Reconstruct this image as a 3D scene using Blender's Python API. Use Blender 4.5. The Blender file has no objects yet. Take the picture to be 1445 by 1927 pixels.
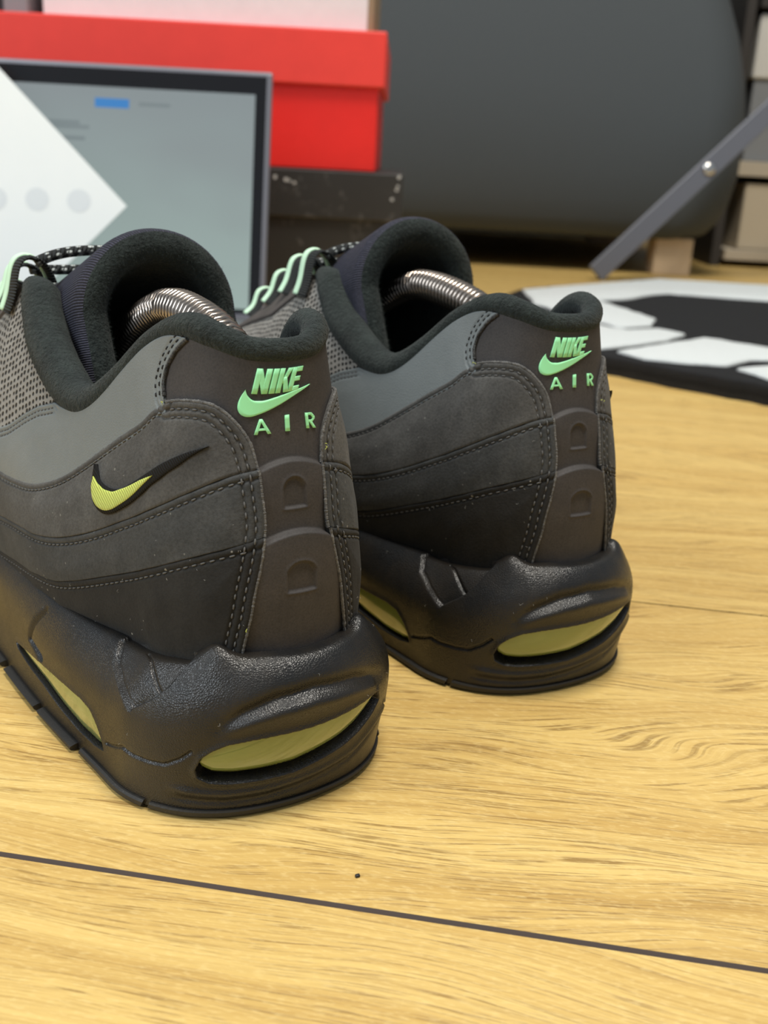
import bpy, bmesh, math, random
import numpy as np
from mathutils import Matrix, Vector
random.seed(7); rng = np.random.default_rng(7)
scene = bpy.context.scene
COL = scene.collection
CM = 0.01
# ------------------------------------------------------------------ camera
F_PX, PITCH, ROLL, CAM_H = 1994.38, 0.32475, -0.05448, 13.448     # focal length in pixels of a 1445 x 1927 frame, cm
cam = bpy.data.cameras.new('camera'); cam_o = bpy.data.objects.new('camera', cam); COL.objects.link(cam_o)
cam.sensor_fit = 'VERTICAL'; cam.sensor_height = 36.0; cam.lens = F_PX * 36.0 / 1927.0
cam.clip_start = 0.005; cam.clip_end = 50
cp, sp = math.cos(PITCH), math.sin(PITCH)
fwd = np.array([0, cp, -sp]); rt = np.array([1., 0, 0]); dn = np.cross(fwd, rt)
cr, sr = math.cos(ROLL), math.sin(ROLL)
cx_, cy_ = rt * cr + dn * sr, -rt * sr + dn * cr
M = Matrix.Identity(4)
for i in range(3):
    M[i][0], M[i][1], M[i][2] = cx_[i], -cy_[i], -fwd[i]
M[2][3] = CAM_H * CM
cam_o.matrix_world = M
cam.dof.use_dof = True; cam.dof.focus_distance = 0.232; cam.dof.aperture_fstop = cam.lens / 1.7
scene.camera = cam_o
# ------------------------------------------------------------------ light and exposure
world = bpy.data.worlds.new('world'); scene.world = world; world.use_nodes = True
bgn = world.node_tree.nodes['Background']; bgn.inputs[0].default_value = (0.80, 0.90, 1.0, 1); bgn.inputs[1].default_value = 0.26
def area(name, loc, target, size, power, color):
    l = bpy.data.lights.new(name, 'AREA'); l.shape = 'RECTANGLE'; l.size, l.size_y = size; l.energy = power; l.color = color
    o = bpy.data.objects.new(name, l); COL.objects.link(o); o.location = loc
    o.rotation_euler = (Vector(target) - Vector(loc)).to_track_quat('-Z', 'Y').to_euler(); return o
area('ceiling_light', (0.25, 0.15, 2.3), (0.1, 0.35, 0), (0.7, 0.7), 46, (1.0, 0.95, 0.86))
area('window_light', (-2.2, -0.9, 1.7), (0, 0.4, 0.1), (1.4, 1.5), 40, (0.86, 0.94, 1.0))
scene.view_settings.view_transform = 'Standard'; scene.view_settings.look = 'None'
scene.view_settings.gamma = 1.0; scene.view_settings.use_curve_mapping = False
scene.view_settings.exposure = 0.30
# ------------------------------------------------------------------ helpers
def props(o, label=None, cat=None, group=None, kind=None):
    if label: o['label'] = label
    if cat: o['category'] = cat
    if group: o['group'] = group
    if kind: o['kind'] = kind
    return o
def mesh_obj(name, verts, faces, mat=None, parent=None, smooth=True, uv=None, scale=CM):
    """one mesh object; verts in cm (scale=CM); faces an (n,4)/(n,3) array or a list"""
    me = bpy.data.meshes.new(name)
    v = np.asarray(verts, float) * scale
    if isinstance(faces, np.ndarray):
        n, k = faces.shape
        me.vertices.add(len(v)); me.vertices.foreach_set('co', v.ravel())
        me.loops.add(n * k); me.loops.foreach_set('vertex_index', faces.astype(np.int32).ravel())
        me.polygons.add(n); me.polygons.foreach_set('loop_start', np.arange(0, n * k, k, dtype=np.int32))
        me.polygons.foreach_set('loop_total', np.full(n, k, np.int32))
        me.update(calc_edges=True); me.validate()
    else:
        me.from_pydata(v.tolist(), [], [list(map(int, f)) for f in faces]); me.update()
    if smooth: me.polygons.foreach_set('use_smooth', np.ones(len(me.polygons), bool))
    if uv is not None:
        l = me.uv_layers.new(name='uv'); idx = np.empty(len(me.loops), np.int32); me.loops.foreach_get('vertex_index', idx)
        l.data.foreach_set('uv', np.asarray(uv, float)[idx].ravel())
    o = bpy.data.objects.new(name, me); COL.objects.link(o)
    if mat is not None: me.materials.append(mat)
    if parent is not None: o.parent = parent
    return o
def empty(name, loc=(0, 0, 0), rz=0.0):
    o = bpy.data.objects.new(name, None); COL.objects.link(o); o.empty_display_size = .02
    o.location = [c * CM for c in loc]; o.rotation_euler = (0, 0, rz); return o
def grid_faces(nu, nv, off=0, wrap=False):
    i = np.arange(nu if wrap else nu - 1); j = np.arange(nv - 1)
    I, J = np.meshgrid(i, j, indexing='ij'); I2 = (I + 1) % nu
    return np.stack([I * nv + J, I * nv + J + 1, I2 * nv + J + 1, I2 * nv + J], -1).reshape(-1, 4) + off
def box(x0, x1, y0, y1, z0, z1, bev=0.0, seg=2):
    bm = bmesh.new(); bmesh.ops.create_cube(bm, size=1)
    for v in bm.verts: v.co = ((x0 + x1) / 2 + v.co.x * (x1 - x0), (y0 + y1) / 2 + v.co.y * (y1 - y0), (z0 + z1) / 2 + v.co.z * (z1 - z0))
    if bev: bmesh.ops.bevel(bm, geom=bm.edges[:], offset=bev, segments=seg, profile=.5, affect='EDGES')
    bm.verts.index_update(); V = [tuple(v.co) for v in bm.verts]; Fc = [[v.index for v in f.verts] for f in bm.faces]; bm.free(); return V, Fc
def box_obj(name, dims, mat, parent=None, bev=0.0, seg=2, smooth=False):
    V, Fc = box(*dims, bev=bev, seg=seg); return mesh_obj(name, V, Fc, mat, parent, smooth)
def prism(poly, z0, z1, bev=0.0):
    """polygon outline (x,y) extruded from z0 to z1, optional top bevel"""
    bm = bmesh.new(); vs = [bm.verts.new((x, y, z0)) for x, y in poly]; f = bm.faces.new(vs)
    bmesh.ops.recalc_face_normals(bm, faces=bm.faces[:])
    if f.normal.z < 0: f.normal_flip()
    r = bmesh.ops.extrude_face_region(bm, geom=[f])
    top = [v for v in r['geom'] if isinstance(v, bmesh.types.BMVert)]
    for v in top: v.co.z = z1
    bmesh.ops.recalc_face_normals(bm, faces=bm.faces[:])
    if bev:
        ed = [e for e in bm.edges if all(v in top for v in e.verts)]
        bmesh.ops.bevel(bm, geom=ed, offset=bev, segments=3, profile=.5, affect='EDGES')
    bm.verts.index_update(); V = [tuple(v.co) for v in bm.verts]; Fc = [[v.index for v in f.verts] for f in bm.faces]; bm.free(); return V, Fc
def resample(pts, n, w=None):
    pts = np.asarray(pts, float); d = np.linalg.norm(np.diff(pts * (1 if w is None else np.asarray(w)), axis=0), axis=1)
    s = np.r_[0, np.cumsum(d)]; t = np.linspace(0, s[-1], n) if np.isscalar(n) else np.asarray(n) * s[-1]
    return np.stack([np.interp(t, s, pts[:, k]) for k in range(pts.shape[1])], -1)
def smooth_curve(pts, n=200, w=None, it=3):
    """resampled and lightly smoothed polyline with the ends kept"""
    p = resample(pts, n, w)
    for _ in range(it):
        q = p.copy(); k = max(2, n // 60)
        for s in range(1, k + 1): q[k:-k] = q[k:-k] + p[k - s:len(p) - k - s] + p[k + s:len(p) - k + s]
        q[k:-k] /= (2 * k + 1); q[:k] = p[:k]; q[-k:] = p[-k:]; p = q
    return p
def spline(pts, n=200):
    p = np.asarray(pts, float); t = np.linspace(0, len(p) - 1, n); i = np.clip(t.astype(int), 0, len(p) - 2); f = (t - i)[:, None]
    q = np.vstack([2 * p[0] - p[1], p, 2 * p[-1] - p[-2]]); a, b, c, d = q[i], q[i + 1], q[i + 2], q[i + 3]
    return .5 * (2 * b + (c - a) * f + (2 * a - 5 * b + 4 * c - d) * f ** 2 + (-a + 3 * b - 3 * c + d) * f ** 3)
def tube(path, rad, seg=12, caps=True, flat=(1., 1.), up=(0, 0, 1)):
    """tube along a 3-D path, radius per point; returns verts, faces, uv (length in cm, turn)"""
    P = np.asarray(path, float); n = len(P); R = np.broadcast_to(np.asarray(rad, float), (n,))
    T = np.gradient(P, axis=0); T /= np.linalg.norm(T, axis=1, keepdims=True)
    up = np.array(up, float); X = np.cross(T, up); bad = np.linalg.norm(X, axis=1) < .15
    X[bad] = np.cross(T[bad], np.array([1., 0, 0])); X /= np.linalg.norm(X, axis=1, keepdims=True); Y = np.cross(X, T)
    for i in range(1, n):
        if X[i] @ X[i - 1] < 0: X[i] = -X[i]; Y[i] = -Y[i]
    a = np.linspace(0, 2 * np.pi, seg, endpoint=False)
    V = P[:, None] + R[:, None, None] * (np.cos(a)[None, :, None] * X[:, None] * flat[0] + np.sin(a)[None, :, None] * Y[:, None] * flat[1])
    s = np.r_[0, np.cumsum(np.linalg.norm(np.diff(P, axis=0), axis=1))]
    uv = np.stack(np.broadcast_arrays(s[:, None], a[None] / (2 * np.pi)), -1).reshape(-1, 2)
    i = np.arange(n - 1); j = np.arange(seg); I, J = np.meshgrid(i, j, indexing='ij'); J2 = (J + 1) % seg
    Fc = np.stack([I * seg + J, I * seg + J2, (I + 1) * seg + J2, (I + 1) * seg + J], -1).reshape(-1, 4)
    V = V.reshape(-1, 3)
    if caps:
        V = np.vstack([V, P[:1], P[-1:]]); uv = np.vstack([uv, uv[:1], uv[-1:]]); m = n * seg
        c0 = np.stack([np.full(seg, m), (j + 1) % seg, j, j], -1); c1 = np.stack([np.full(seg, m + 1), (n - 1) * seg + j, (n - 1) * seg + (j + 1) % seg, (n - 1) * seg + (j + 1) % seg], -1)
        Fl = [list(f) for f in Fc] + [list(f[:3]) for f in c0] + [list(f[:3]) for f in c1]
        return V, Fl, uv
    return V, Fc, uv
# ------------------------------------------------------------------ materials
class NT:
    def __init__(s, name):
        s.m = bpy.data.materials.new(name); s.m.use_nodes = True; s.t = s.m.node_tree; s.b = s.t.nodes['Principled BSDF']
    def n(s, kind, **kw):
        x = s.t.nodes.new(kind)
        for k, v in kw.items():
            if k.startswith('_'): setattr(x, k[1:], v)
            else:
                key = int(k[1:]) if k[0] == 'i' and k[1:].isdigit() else k.replace('__', ' ')
                if isinstance(v, bpy.types.NodeSocket): s.t.links.new(v, x.inputs[key])
                else: x.inputs[key].default_value = v
        return x
    def link(s, a, b): s.t.links.new(a, b)
    def coord(s, which='Object', scale=(1, 1, 1), loc=(0, 0, 0), rot=(0, 0, 0), src=None):
        c = src if src is not None else s.n('ShaderNodeTexCoord').outputs[which]
        return s.n('ShaderNodeMapping', Vector=c, Scale=scale, Location=loc, Rotation=rot).outputs[0]
    def noise(s, vec, scale, detail=4, rough=.55, dist=0.):
        return s.n('ShaderNodeTexNoise', Vector=vec, Scale=scale, Detail=detail, Roughness=rough, Distortion=dist).outputs[0]
    def ramp(s, fac, stops, interp='LINEAR'):
        r = s.n('ShaderNodeValToRGB', Fac=fac); e = r.color_ramp.elements; r.color_ramp.interpolation = interp
        while len(e) < len(stops): e.new(.5)
        for q, (p, c) in zip(e, stops): q.position = p; q.color = tuple(c) + (1,) if len(c) == 3 else c
        return r.outputs[0]
    def mix(s, a, b, fac, mode='MIX'):
        x = s.t.nodes.new('ShaderNodeMix'); x.data_type = 'RGBA'; x.blend_type = mode
        for key, v in ((0, fac), (6, a), (7, b)):
            if isinstance(v, bpy.types.NodeSocket): s.t.links.new(v, x.inputs[key])
            else: x.inputs[key].default_value = v if key == 0 else (tuple(v) + (1,) if len(v) == 3 else v)
        return x.outputs[2]
    def math(s, op, a, b=0.):
        x = s.t.nodes.new('ShaderNodeMath'); x.operation = op
        for k, v in enumerate((a, b)):
            if isinstance(v, bpy.types.NodeSocket): s.t.links.new(v, x.inputs[k])
            else: x.inputs[k].default_value = v
        return x.outputs[0]
    def bump(s, h, strength=.3, dist=.001, normal=None):
        b = s.n('ShaderNodeBump', Height=h, Strength=strength, Distance=dist)
        if normal is not None: s.link(normal, b.inputs['Normal'])
        return b.outputs[0]
    def set(s, color=None, rough=None, normal=None, **kw):
        for key, v in (('Base Color', color), ('Roughness', rough), ('Normal', normal)):
            if v is None: continue
            if isinstance(v, bpy.types.NodeSocket): s.link(v, s.b.inputs[key])
            else: s.b.inputs[key].default_value = tuple(v) + (1,) if key == 'Base Color' else v
        for k, v in kw.items(): s.b.inputs[k.replace('_', ' ')].default_value = v
        return s.m
MAT = {}
def plain(name, color, rough=.5, **kw): MAT[name] = NT(name).set(color, rough, **kw); return MAT[name]
def fabric(name, c, c2, rough=.9, sheen=.3, grain=1400., bump=.25, blotch=90., dist=.0006, lint=0.):
    t = NT(name); v = t.coord()
    col = t.mix(c, c2, t.ramp(t.noise(v, blotch, 5, .65), [(.35, (0, 0, 0)), (.68, (1, 1, 1))]))
    f = t.noise(v, grain, 3, .7); col = t.mix(col, (0, 0, 0), t.ramp(f, [(.3, (.35,) * 3), (.6, (0, 0, 0))]))
    if lint:
        l = t.n('ShaderNodeTexVoronoi', Vector=v, Scale=420.).outputs['Distance']
        l2 = t.noise(v, 160., 2, .5)
        k = t.math('MULTIPLY', t.math('LESS_THAN', l, .13), t.math('GREATER_THAN', l2, .58))
        col = t.mix(col, (.34, .33, .29), t.math('MULTIPLY', k, lint))
    MAT[name] = t.set(col, rough, t.bump(f, bump, dist), Sheen_Weight=sheen, Sheen_Roughness=.5); return MAT[name]
fabric('suede_grey', (.062, .060, .056), (.100, .097, .090), .95, .03, lint=.35)
fabric('suede_mid', (.040, .042, .042), (.066, .067, .065), .95, .03, lint=.35)
fabric('suede_black', (.0135, .0130, .0120), (.022, .021, .019), .95, .02, lint=.6)
fabric('nubuck_tab', (.040, .035, .033), (.058, .050, .046), .72, .0, 2200., .12, 70.)
fabric('fleece', (.010, .0155, .014), (.026, .036, .032), 1., .06, 900., .8, 120., .0012)
fabric('fleece_pile', (.020, .029, .026), (.045, .058, .052), 1., .05, 900., .3, 120., .0005)
fabric('lining', (.005, .0065, .0065), (.010, .012, .0115), 1., .0, 900., .5)
fabric('edge_suede', (.085, .082, .078), (.20, .195, .185), 1., .1, 1800., .8, 700.)
fabric('edge_dark', (.012, .012, .012), (.10, .10, .098), 1., .1, 1800., .8, 900.)
fabric('stay', (.045, .036, .032), (.075, .062, .056), .9, .05, 1500., .4)
def leather(name, c, c2, rough, scale, bump):
    t = NT(name); v = t.coord()
    vo = t.n('ShaderNodeTexVoronoi', Vector=v, Scale=scale, _feature='DISTANCE_TO_EDGE').outputs[0]
    h = t.math('ADD', t.ramp(vo, [(0, (0, 0, 0)), (.35, (1, 1, 1))]), t.math('MULTIPLY', t.noise(v, scale * 1.7, 3), .8))
    col = t.mix(c, c2, t.ramp(t.noise(v, 45., 5, .7), [(.40, (0, 0, 0)), (.72, (1, 1, 1))]))
    r = t.ramp(t.noise(v, 60., 4, .6), [(.3, (rough - .08,) * 3), (.7, (rough + .12,) * 3)])
    MAT[name] = t.set(col, r, t.bump(h, bump, .0004)); return MAT[name]
leather('midsole', (.0105, .0103, .0102), (.027, .0215, .0155), .31, 2000., .22)
leather('outsole', (.019, .018, .017), (.034, .031, .026), .6, 1400., .3)
t = NT('outsole_scuffed'); v = t.coord(); n = t.noise(v, 1400., 3, .6); s_ = t.math('MULTIPLY', t.ramp(t.noise(v, 420., 4, .7), [(.62, (0, 0, 0)), (.70, (1, 1, 1))]), t.ramp(t.noise(v, 60., 3, .6), [(.50, (0, 0, 0)), (.62, (1, 1, 1))]))
MAT['outsole_scuffed'] = t.set(t.mix(t.mix((.017, .016, .015), (.032, .029, .024), t.noise(v, 70.)), (.22, .21, .19), s_), .6, t.bump(n, .3, .0004))
leather('grey_leather', (.165, .182, .180), (.195, .212, .210), .50, 1500., .10)
plain('recess', (.004, .004, .004), .6)
plain('lint_lime', (.55, .60, .12), .9); plain('lint_white', (.42, .41, .38), .9)
plain('mint', (.36, .90, .46), .45); plain('mint_pale', (.60, .86, .62), .6)
plain('stitch', (.10, .098, .094), .8); plain('stitch_black', (.012, .012, .012), .8)
t = NT('thread_green'); v = t.coord(); w = t.n('ShaderNodeTexWave', Vector=t.coord(rot=(.6, .3, .5)), Scale=620., Distortion=1.5, Detail=1.).outputs[0]
MAT['thread_green'] = t.set(t.mix((.42, .50, .06), (.66, .74, .14), w), .6, t.bump(w, .6, .0005), Sheen_Weight=.2)
t = NT('thread_black'); w = t.n('ShaderNodeTexWave', Vector=t.coord(rot=(.6, .3, .5)), Scale=620., Distortion=2., Detail=1.).outputs[0]
MAT['thread_black'] = t.set((.004, .004, .004), .75, t.bump(w, .5, .0004), Specular_IOR_Level=.25)
t = NT('air_unit'); MAT['air_unit'] = t.set((.265, .32, .085), .16, Transmission_Weight=.2, IOR=1.45, Coat_Weight=1., Coat_Roughness=.05, Coat_IOR=1.55)
t = NT('navy_knit'); u = t.n('ShaderNodeTexCoord').outputs['UV']
w = t.n('ShaderNodeTexWave', Vector=u, Scale=5.2, Distortion=.25, Detail=1., Detail__Scale=3., _bands_direction='X').outputs[0]
fk = t.noise(t.coord(), 1500., 2, .6)
MAT['navy_knit'] = t.set(t.mix((.006, .006, .010), t.mix((.020, .021, .040), (.05, .05, .085), t.ramp(fk, [(.45, (0, 0, 0)), (.7, (1, 1, 1))])), t.ramp(w, [(.15, (0, 0, 0)), (.45, (1, 1, 1))])), .75, t.bump(w, .7, .0005))
t = NT('lace'); u = t.n('ShaderNodeTexCoord').outputs['UV']
uu = t.coord(src=u, scale=(3.4, 6, 1), rot=(0, 0, 0)); vo = t.n('ShaderNodeTexVoronoi', Vector=uu, Scale=1., Randomness=.25).outputs['Distance']
w = t.n('ShaderNodeTexWave', Vector=t.coord(src=u, rot=(0, 0, .5)), Scale=3., _bands_direction='X').outputs[0]
MAT['lace'] = t.set(t.mix((.62, .66, .63), (.012, .014, .014), t.ramp(vo, [(.24, (0, 0, 0)), (.32, (1, 1, 1))])), .8, t.bump(w, .8, .0008))
t = NT('webbing'); u = t.n('ShaderNodeTexCoord').outputs['UV']; w = t.n('ShaderNodeTexWave', Vector=u, Scale=4., _bands_direction='X').outputs[0]
MAT['webbing'] = t.set((.016, .019, .019), .85, t.bump(w, .8, .0008))
t = NT('shoe_mesh'); u = t.coord('UV', (4.6, 5.5, 1)); vo = t.n('ShaderNodeTexVoronoi', Vector=u, Scale=1., Randomness=.22).outputs['Distance']
k = t.ramp(vo, [(.22, (0, 0, 0)), (.36, (1, 1, 1))]); MAT['shoe_mesh'] = t.set(t.mix((.012, .012, .011), t.mix((.19, .17, .145), (.32, .31, .285), t.noise(t.coord(), 300.)), k), .85, t.bump(k, 1., .0015))
t = NT('spring_steel'); MAT['spring_steel'] = t.set((.40, .345, .30), .27, Metallic=1.)
t = NT('floor_wood')
obj = t.n('ShaderNodeTexCoord').outputs['Object']; rnd = t.n('ShaderNodeObjectInfo').outputs['Random']
off = t.n('ShaderNodeCombineXYZ', X=t.math('MULTIPLY', rnd, 13.7), Y=t.math('MULTIPLY', rnd, 7.3), Z=t.math('MULTIPLY', rnd, 3.1)).outputs[0]
pv = t.n('ShaderNodeVectorMath', _operation='ADD', i0=obj, i1=off).outputs[0]
warp = t.noise(t.coord(src=pv, scale=(2.6, 8., 1)), 1., 3, .5)
wy = t.n('ShaderNodeCombineXYZ', X=0., Y=t.math('MULTIPLY', t.math('SUBTRACT', warp, .5), .15), Z=0.).outputs[0]
wv = t.n('ShaderNodeVectorMath', _operation='ADD', i0=pv, i1=wy).outputs[0]
broad = t.noise(t.coord(src=wv, scale=(2.4, 62., 1)), 1., 4, .6)
fine = t.noise(t.coord(src=wv, scale=(16., 760., 1)), 1., 4, .7)
pore = t.noise(t.coord(src=wv, scale=(62., 1500., 1)), 1., 3, .55)
pmask = t.noise(t.coord(src=wv, scale=(9., 95., 1)), 1., 3, .6)
speck = t.noise(t.coord(src=pv, scale=(420., 1500., 1)), 1., 2, .6)
c = t.ramp(broad, [(.26, (.50, .305, .085)), (.42, (.62, .410, .130)), (.56, (.70, .485, .165)), (.78, (.75, .540, .200))])
c = t.mix(c, (.44, .265, .075), t.math('MULTIPLY', t.ramp(fine, [(.32, (1, 1, 1)), (.56, (0, 0, 0))]), .66))
pm = t.math('MULTIPLY', t.ramp(pore, [(.36, (1, 1, 1)), (.47, (0, 0, 0))]), t.ramp(pmask, [(.36, (0, 0, 0)), (.54, (1, 1, 1))]))
c = t.mix(c, (.25, .140, .038), t.math('MULTIPLY', pm, .75))
c = t.mix(c, (.84, .64, .28), t.math('MULTIPLY', t.ramp(speck, [(.50, (0, 0, 0)), (.72, (1, 1, 1))]), .38))
hgt = t.math('ADD', t.math('MULTIPLY', pm, -1.), t.math('MULTIPLY', fine, .4))
MAT['floor_wood'] = t.set(c, t.ramp(broad, [(.3, (.46,) * 3), (.7, (.36,) * 3)]), t.bump(hgt, .25, .0004))
plain('groove', (.115, .085, .070), .85)
# ------------------------------------------------------------------ setting
plain('wall_paint', (.42, .41, .39), .9)
ANG = math.radians(-8.2); DX = np.array([math.cos(ANG), math.sin(ANG)]); DN = np.array([-DX[1], DX[0]]); PW = 16.7; PL = 256.
floor = box_obj('floor', (-160, 260, -60, 213, -3, -.9), MAT['groove']); props(floor, kind='structure')
def plank_mesh(c=.055, g=.02):
    prof = [(g, -.9), (g, -.13), (g + c, 0), (PW - g - c, 0), (PW - g, -.13), (PW - g, -.9)]
    V = [(x, y, z) for x in (.03, PL - .03) for y, z in prof]; n = len(prof)
    Fc = [[i, i + 1, n + i + 1, n + i] for i in range(n - 1)] + [[n - 1, 0, n, 2 * n - 1], list(range(n)), [2 * n - 1 - i for i in range(n)]]
    return V, [f[::-1] for f in Fc]
V, Fc = plank_mesh(); Vt, Ft = plank_mesh(.012, .003); pl0 = None; pl1 = None; stag = {-1: -90., 0: -75.}
for k in range(-3, 14):
    s0 = stag.get(k, -150. + (k * 97.) % 190.) - (PL if k not in stag else 0)
    for m in range(3):
        s = s0 + m * PL
        if s > 250: continue
        if pl0 is None: pl0 = mesh_obj('plank', V, Fc, MAT['floor_wood'], floor, False); o = pl0; o.data.materials.append(MAT['groove'])
        if o is pl0 and m == 0 and k == -3:
            for i_ in (0, 1, 3, 4): o.data.polygons[i_].material_index = 1
        elif k < 1: o = pl0.copy(); COL.objects.link(o)
        elif pl1 is None: o = pl1 = mesh_obj('plank', Vt, Ft, MAT['floor_wood'], floor, False)
        else: o = pl1.copy(); COL.objects.link(o)
        p = DX * s + DN * (16.33 + PW * k); o.location = (p[0] * CM, p[1] * CM, 0); o.rotation_euler = (0, 0, ANG)
props(box_obj('wall_back', (-160, 260, 213, 220, -3, 240), MAT['wall_paint']), kind='structure')
# ------------------------------------------------------------------ boxes
def card(name, c, rough=.5):
    t = NT(name); n = t.noise(t.coord(), 60., 4, .6)
    MAT[name] = t.set(t.mix(c, tuple(x * .85 for x in c), n), rough, t.bump(t.noise(t.coord(), 500., 2), .05, .0005))
card('red_card', (.86, .022, .016), .42); card('red_lid', (.90, .060, .045), .42); card('white_card', (.80, .77, .77), .5); card('kraft', (.30, .22, .13), .8)
t = NT('black_card'); v = t.coord(); sc = t.ramp(t.noise(v, 70., 5, .7), [(.60, (0, 0, 0)), (.70, (1, 1, 1))])
MAT['black_card'] = t.set(t.mix((.030, .028, .026), (.10, .095, .09), sc), .4)
def shoe_box(name, x0, x1, y0, y1, z0, z1, lid, ov, mb, ml, label, group='stacked shoe boxes'):
    cx, cy = (x0 + x1) / 2, (y0 + y1) / 2; r = empty(name, (cx, cy, z0)); props(r, label, 'box', group)
    r_ = lambda a: (a[0] - cx, a[1] - cx, a[2] - cy, a[3] - cy, a[4] - z0, a[5] - z0)
    box_obj('body', r_((x0, x1, y0, y1, z0, z1 - .25)), MAT[mb], r, .12)
    box_obj('lid', r_((x0 - ov, x1 + ov, y0 - ov, y1 + ov, z1 - lid, z1)), MAT[ml], r, .15)
    return r
bb = shoe_box('shoe_box', -36., -.3, 92.3, 116., 0, 12., 3.9, .4, 'black_card', 'black_card', 'scuffed black shoe box standing on the floor under the red one')
shoe_box('shoe_box', -37., -2.3, 92.4, 114., 12.02, 22.7, 4.2, .5, 'red_card', 'red_lid', 'bright red shoe box stacked on the black one')
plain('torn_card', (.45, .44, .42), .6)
for x, z, s in ((-.25, 11.75, .16), (-.32, 11.0, .13), (-.4, 10.7, .13), (-.75, 9.95, .14), (-10.5, 11.25, .17), (-9.6, 11.1, .18), (-9.3, 11.0, .12), (-8.9, 10.85, .15)):  # blurred highlights along the worn box edge, painted as pale spots
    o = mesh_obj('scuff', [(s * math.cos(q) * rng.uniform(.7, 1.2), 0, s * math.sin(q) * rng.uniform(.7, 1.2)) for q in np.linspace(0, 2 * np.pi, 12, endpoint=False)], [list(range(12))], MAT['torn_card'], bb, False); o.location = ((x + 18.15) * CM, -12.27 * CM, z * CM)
b = empty('carton', (-16.5, 104, 22.72)); props(b, 'plain white carton lying on top of the red shoe box', 'box')
box_obj('body', (-13.4, 13.0, -9.8, 9, 0, 9.5), MAT['white_card'], b, .1); box_obj('cut_edge', (13.0, 13.5, -9.75, 9, 0, 9.5), MAT['kraft'], b, .05)
plain('grey_plastic', (.22, .23, .24), .5); plain('dark_plastic', (.015, .015, .016), .45)
b = empty('binder', (-33.4, 103, 22.72)); props(b, 'grey and black binder standing beside the white carton on the red shoe box', 'binder')
box_obj('spine', (.1, 2.2, -8.5, 7, 0, 9), MAT['grey_plastic'], b, .2); box_obj('cover', (-2., .1, -8.5, 7, 0, 9), MAT['dark_plastic'], b, .1)
# ------------------------------------------------------------------ laptop
plain('aluminium', (.40, .39, .42), .32, Metallic=.9); plain('bezel_black', (.008, .008, .010), .18); plain('key_black', (.012, .012, .012), .5)
t = NT('display'); uvc = t.coord('UV'); n = t.noise(uvc, 2.2, 2, .5); gx = t.n('ShaderNodeSeparateXYZ', Vector=uvc).outputs[1]
MAT['display'] = t.set((.01, .01, .012), .28); emc = t.mix(t.mix((.42, .54, .50), (.31, .36, .37), gx), (.30, .33, .34), t.ramp(n, [(.45, (0, 0, 0)), (.8, (.6, .6, .6))])); t.link(emc, t.b.inputs['Emission Color']); t.b.inputs['Emission Strength'].default_value = .60
def glow(name, c, s):
    t = NT(name); MAT[name] = t.set((.01, .01, .01), .3); t.b.inputs['Emission Color'].default_value = c + (1,); t.b.inputs['Emission Strength'].default_value = s
glow('screen_blue', (.04, .22, .55), .75); glow('screen_grey', (.24, .29, .30), .60)
lap = empty('laptop', (-25.4, 80.0, 0)); props(lap, 'open laptop with a pale grey-green screen in front of the shoe boxes', 'laptop')
box_obj('base', (-15.6, 15.6, -21.5, .3, .25, 1.35), MAT['aluminium'], lap, .2, 3)
for x in (-13, 13):
    for y in (-20, -1.5): mesh_obj('foot', *tube([(x, y, 0), (x, y, .13), (x, y, .27)], .55, 14)[:2], MAT['dark_plastic'], lap)
kb = box_obj('keyboard', (-13.5, 13.5, -10.8, -1.2, 1.3, 1.37), MAT['dark_plastic'], lap)
kv, kf = box(-.78, .78, -.72, .72, 0, .12, .05, 1); k0 = None
for r in range(6):
    for c in range(15):
        if k0 is None: k0 = o = mesh_obj('key', kv, kf, MAT['key_black'], kb, False)
        else: o = k0.copy(); COL.objects.link(o)
        o.location = ((-12.5 + c * 1.78) * CM, (-10. + r * 1.6) * CM, 1.37 * CM)
box_obj('trackpad', (-5, 5, -20.3, -12.2, 1.3, 1.365), MAT['grey_plastic'], lap)
TILT = math.radians(-9.5)
lid = box_obj('lid', (-15.6, 15.6, -.02, .5, 0, 17.75), MAT['aluminium'], lap, .2, 3); lid.location = (0, .1 * CM, 1.2 * CM); lid.rotation_euler = (TILT, 0, 0)
bz = box_obj('bezel', (-15.2, 15.2, -.06, .1, .35, 17.4), MAT['bezel_black'], lid, .04)
sv = [(-14.4, -.085, .7), (14.4, -.085, .7), (14.4, -.085, 16.1), (-14.4, -.085, 16.1)]
mesh_obj('display', sv, [[0, 1, 2, 3]], MAT['display'], lid, False, uv=[(0, 0), (1, 0), (1, 1), (0, 1)])
box_obj('screen_button', (2.7, 5.2, -.10, -.087, 14.65, 15.3), MAT['screen_blue'], lid)
for x0, x1, z in ((5.9, 8.2, 15.0), (-1.5, 1.6, 13.5), (-1., 2., 12.4), (-1.4, 2.3, 13.2)): box_obj('screen_text', (x0, x1, -.095, -.087, z - .12, z + .12), MAT['screen_grey'], lid)
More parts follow.
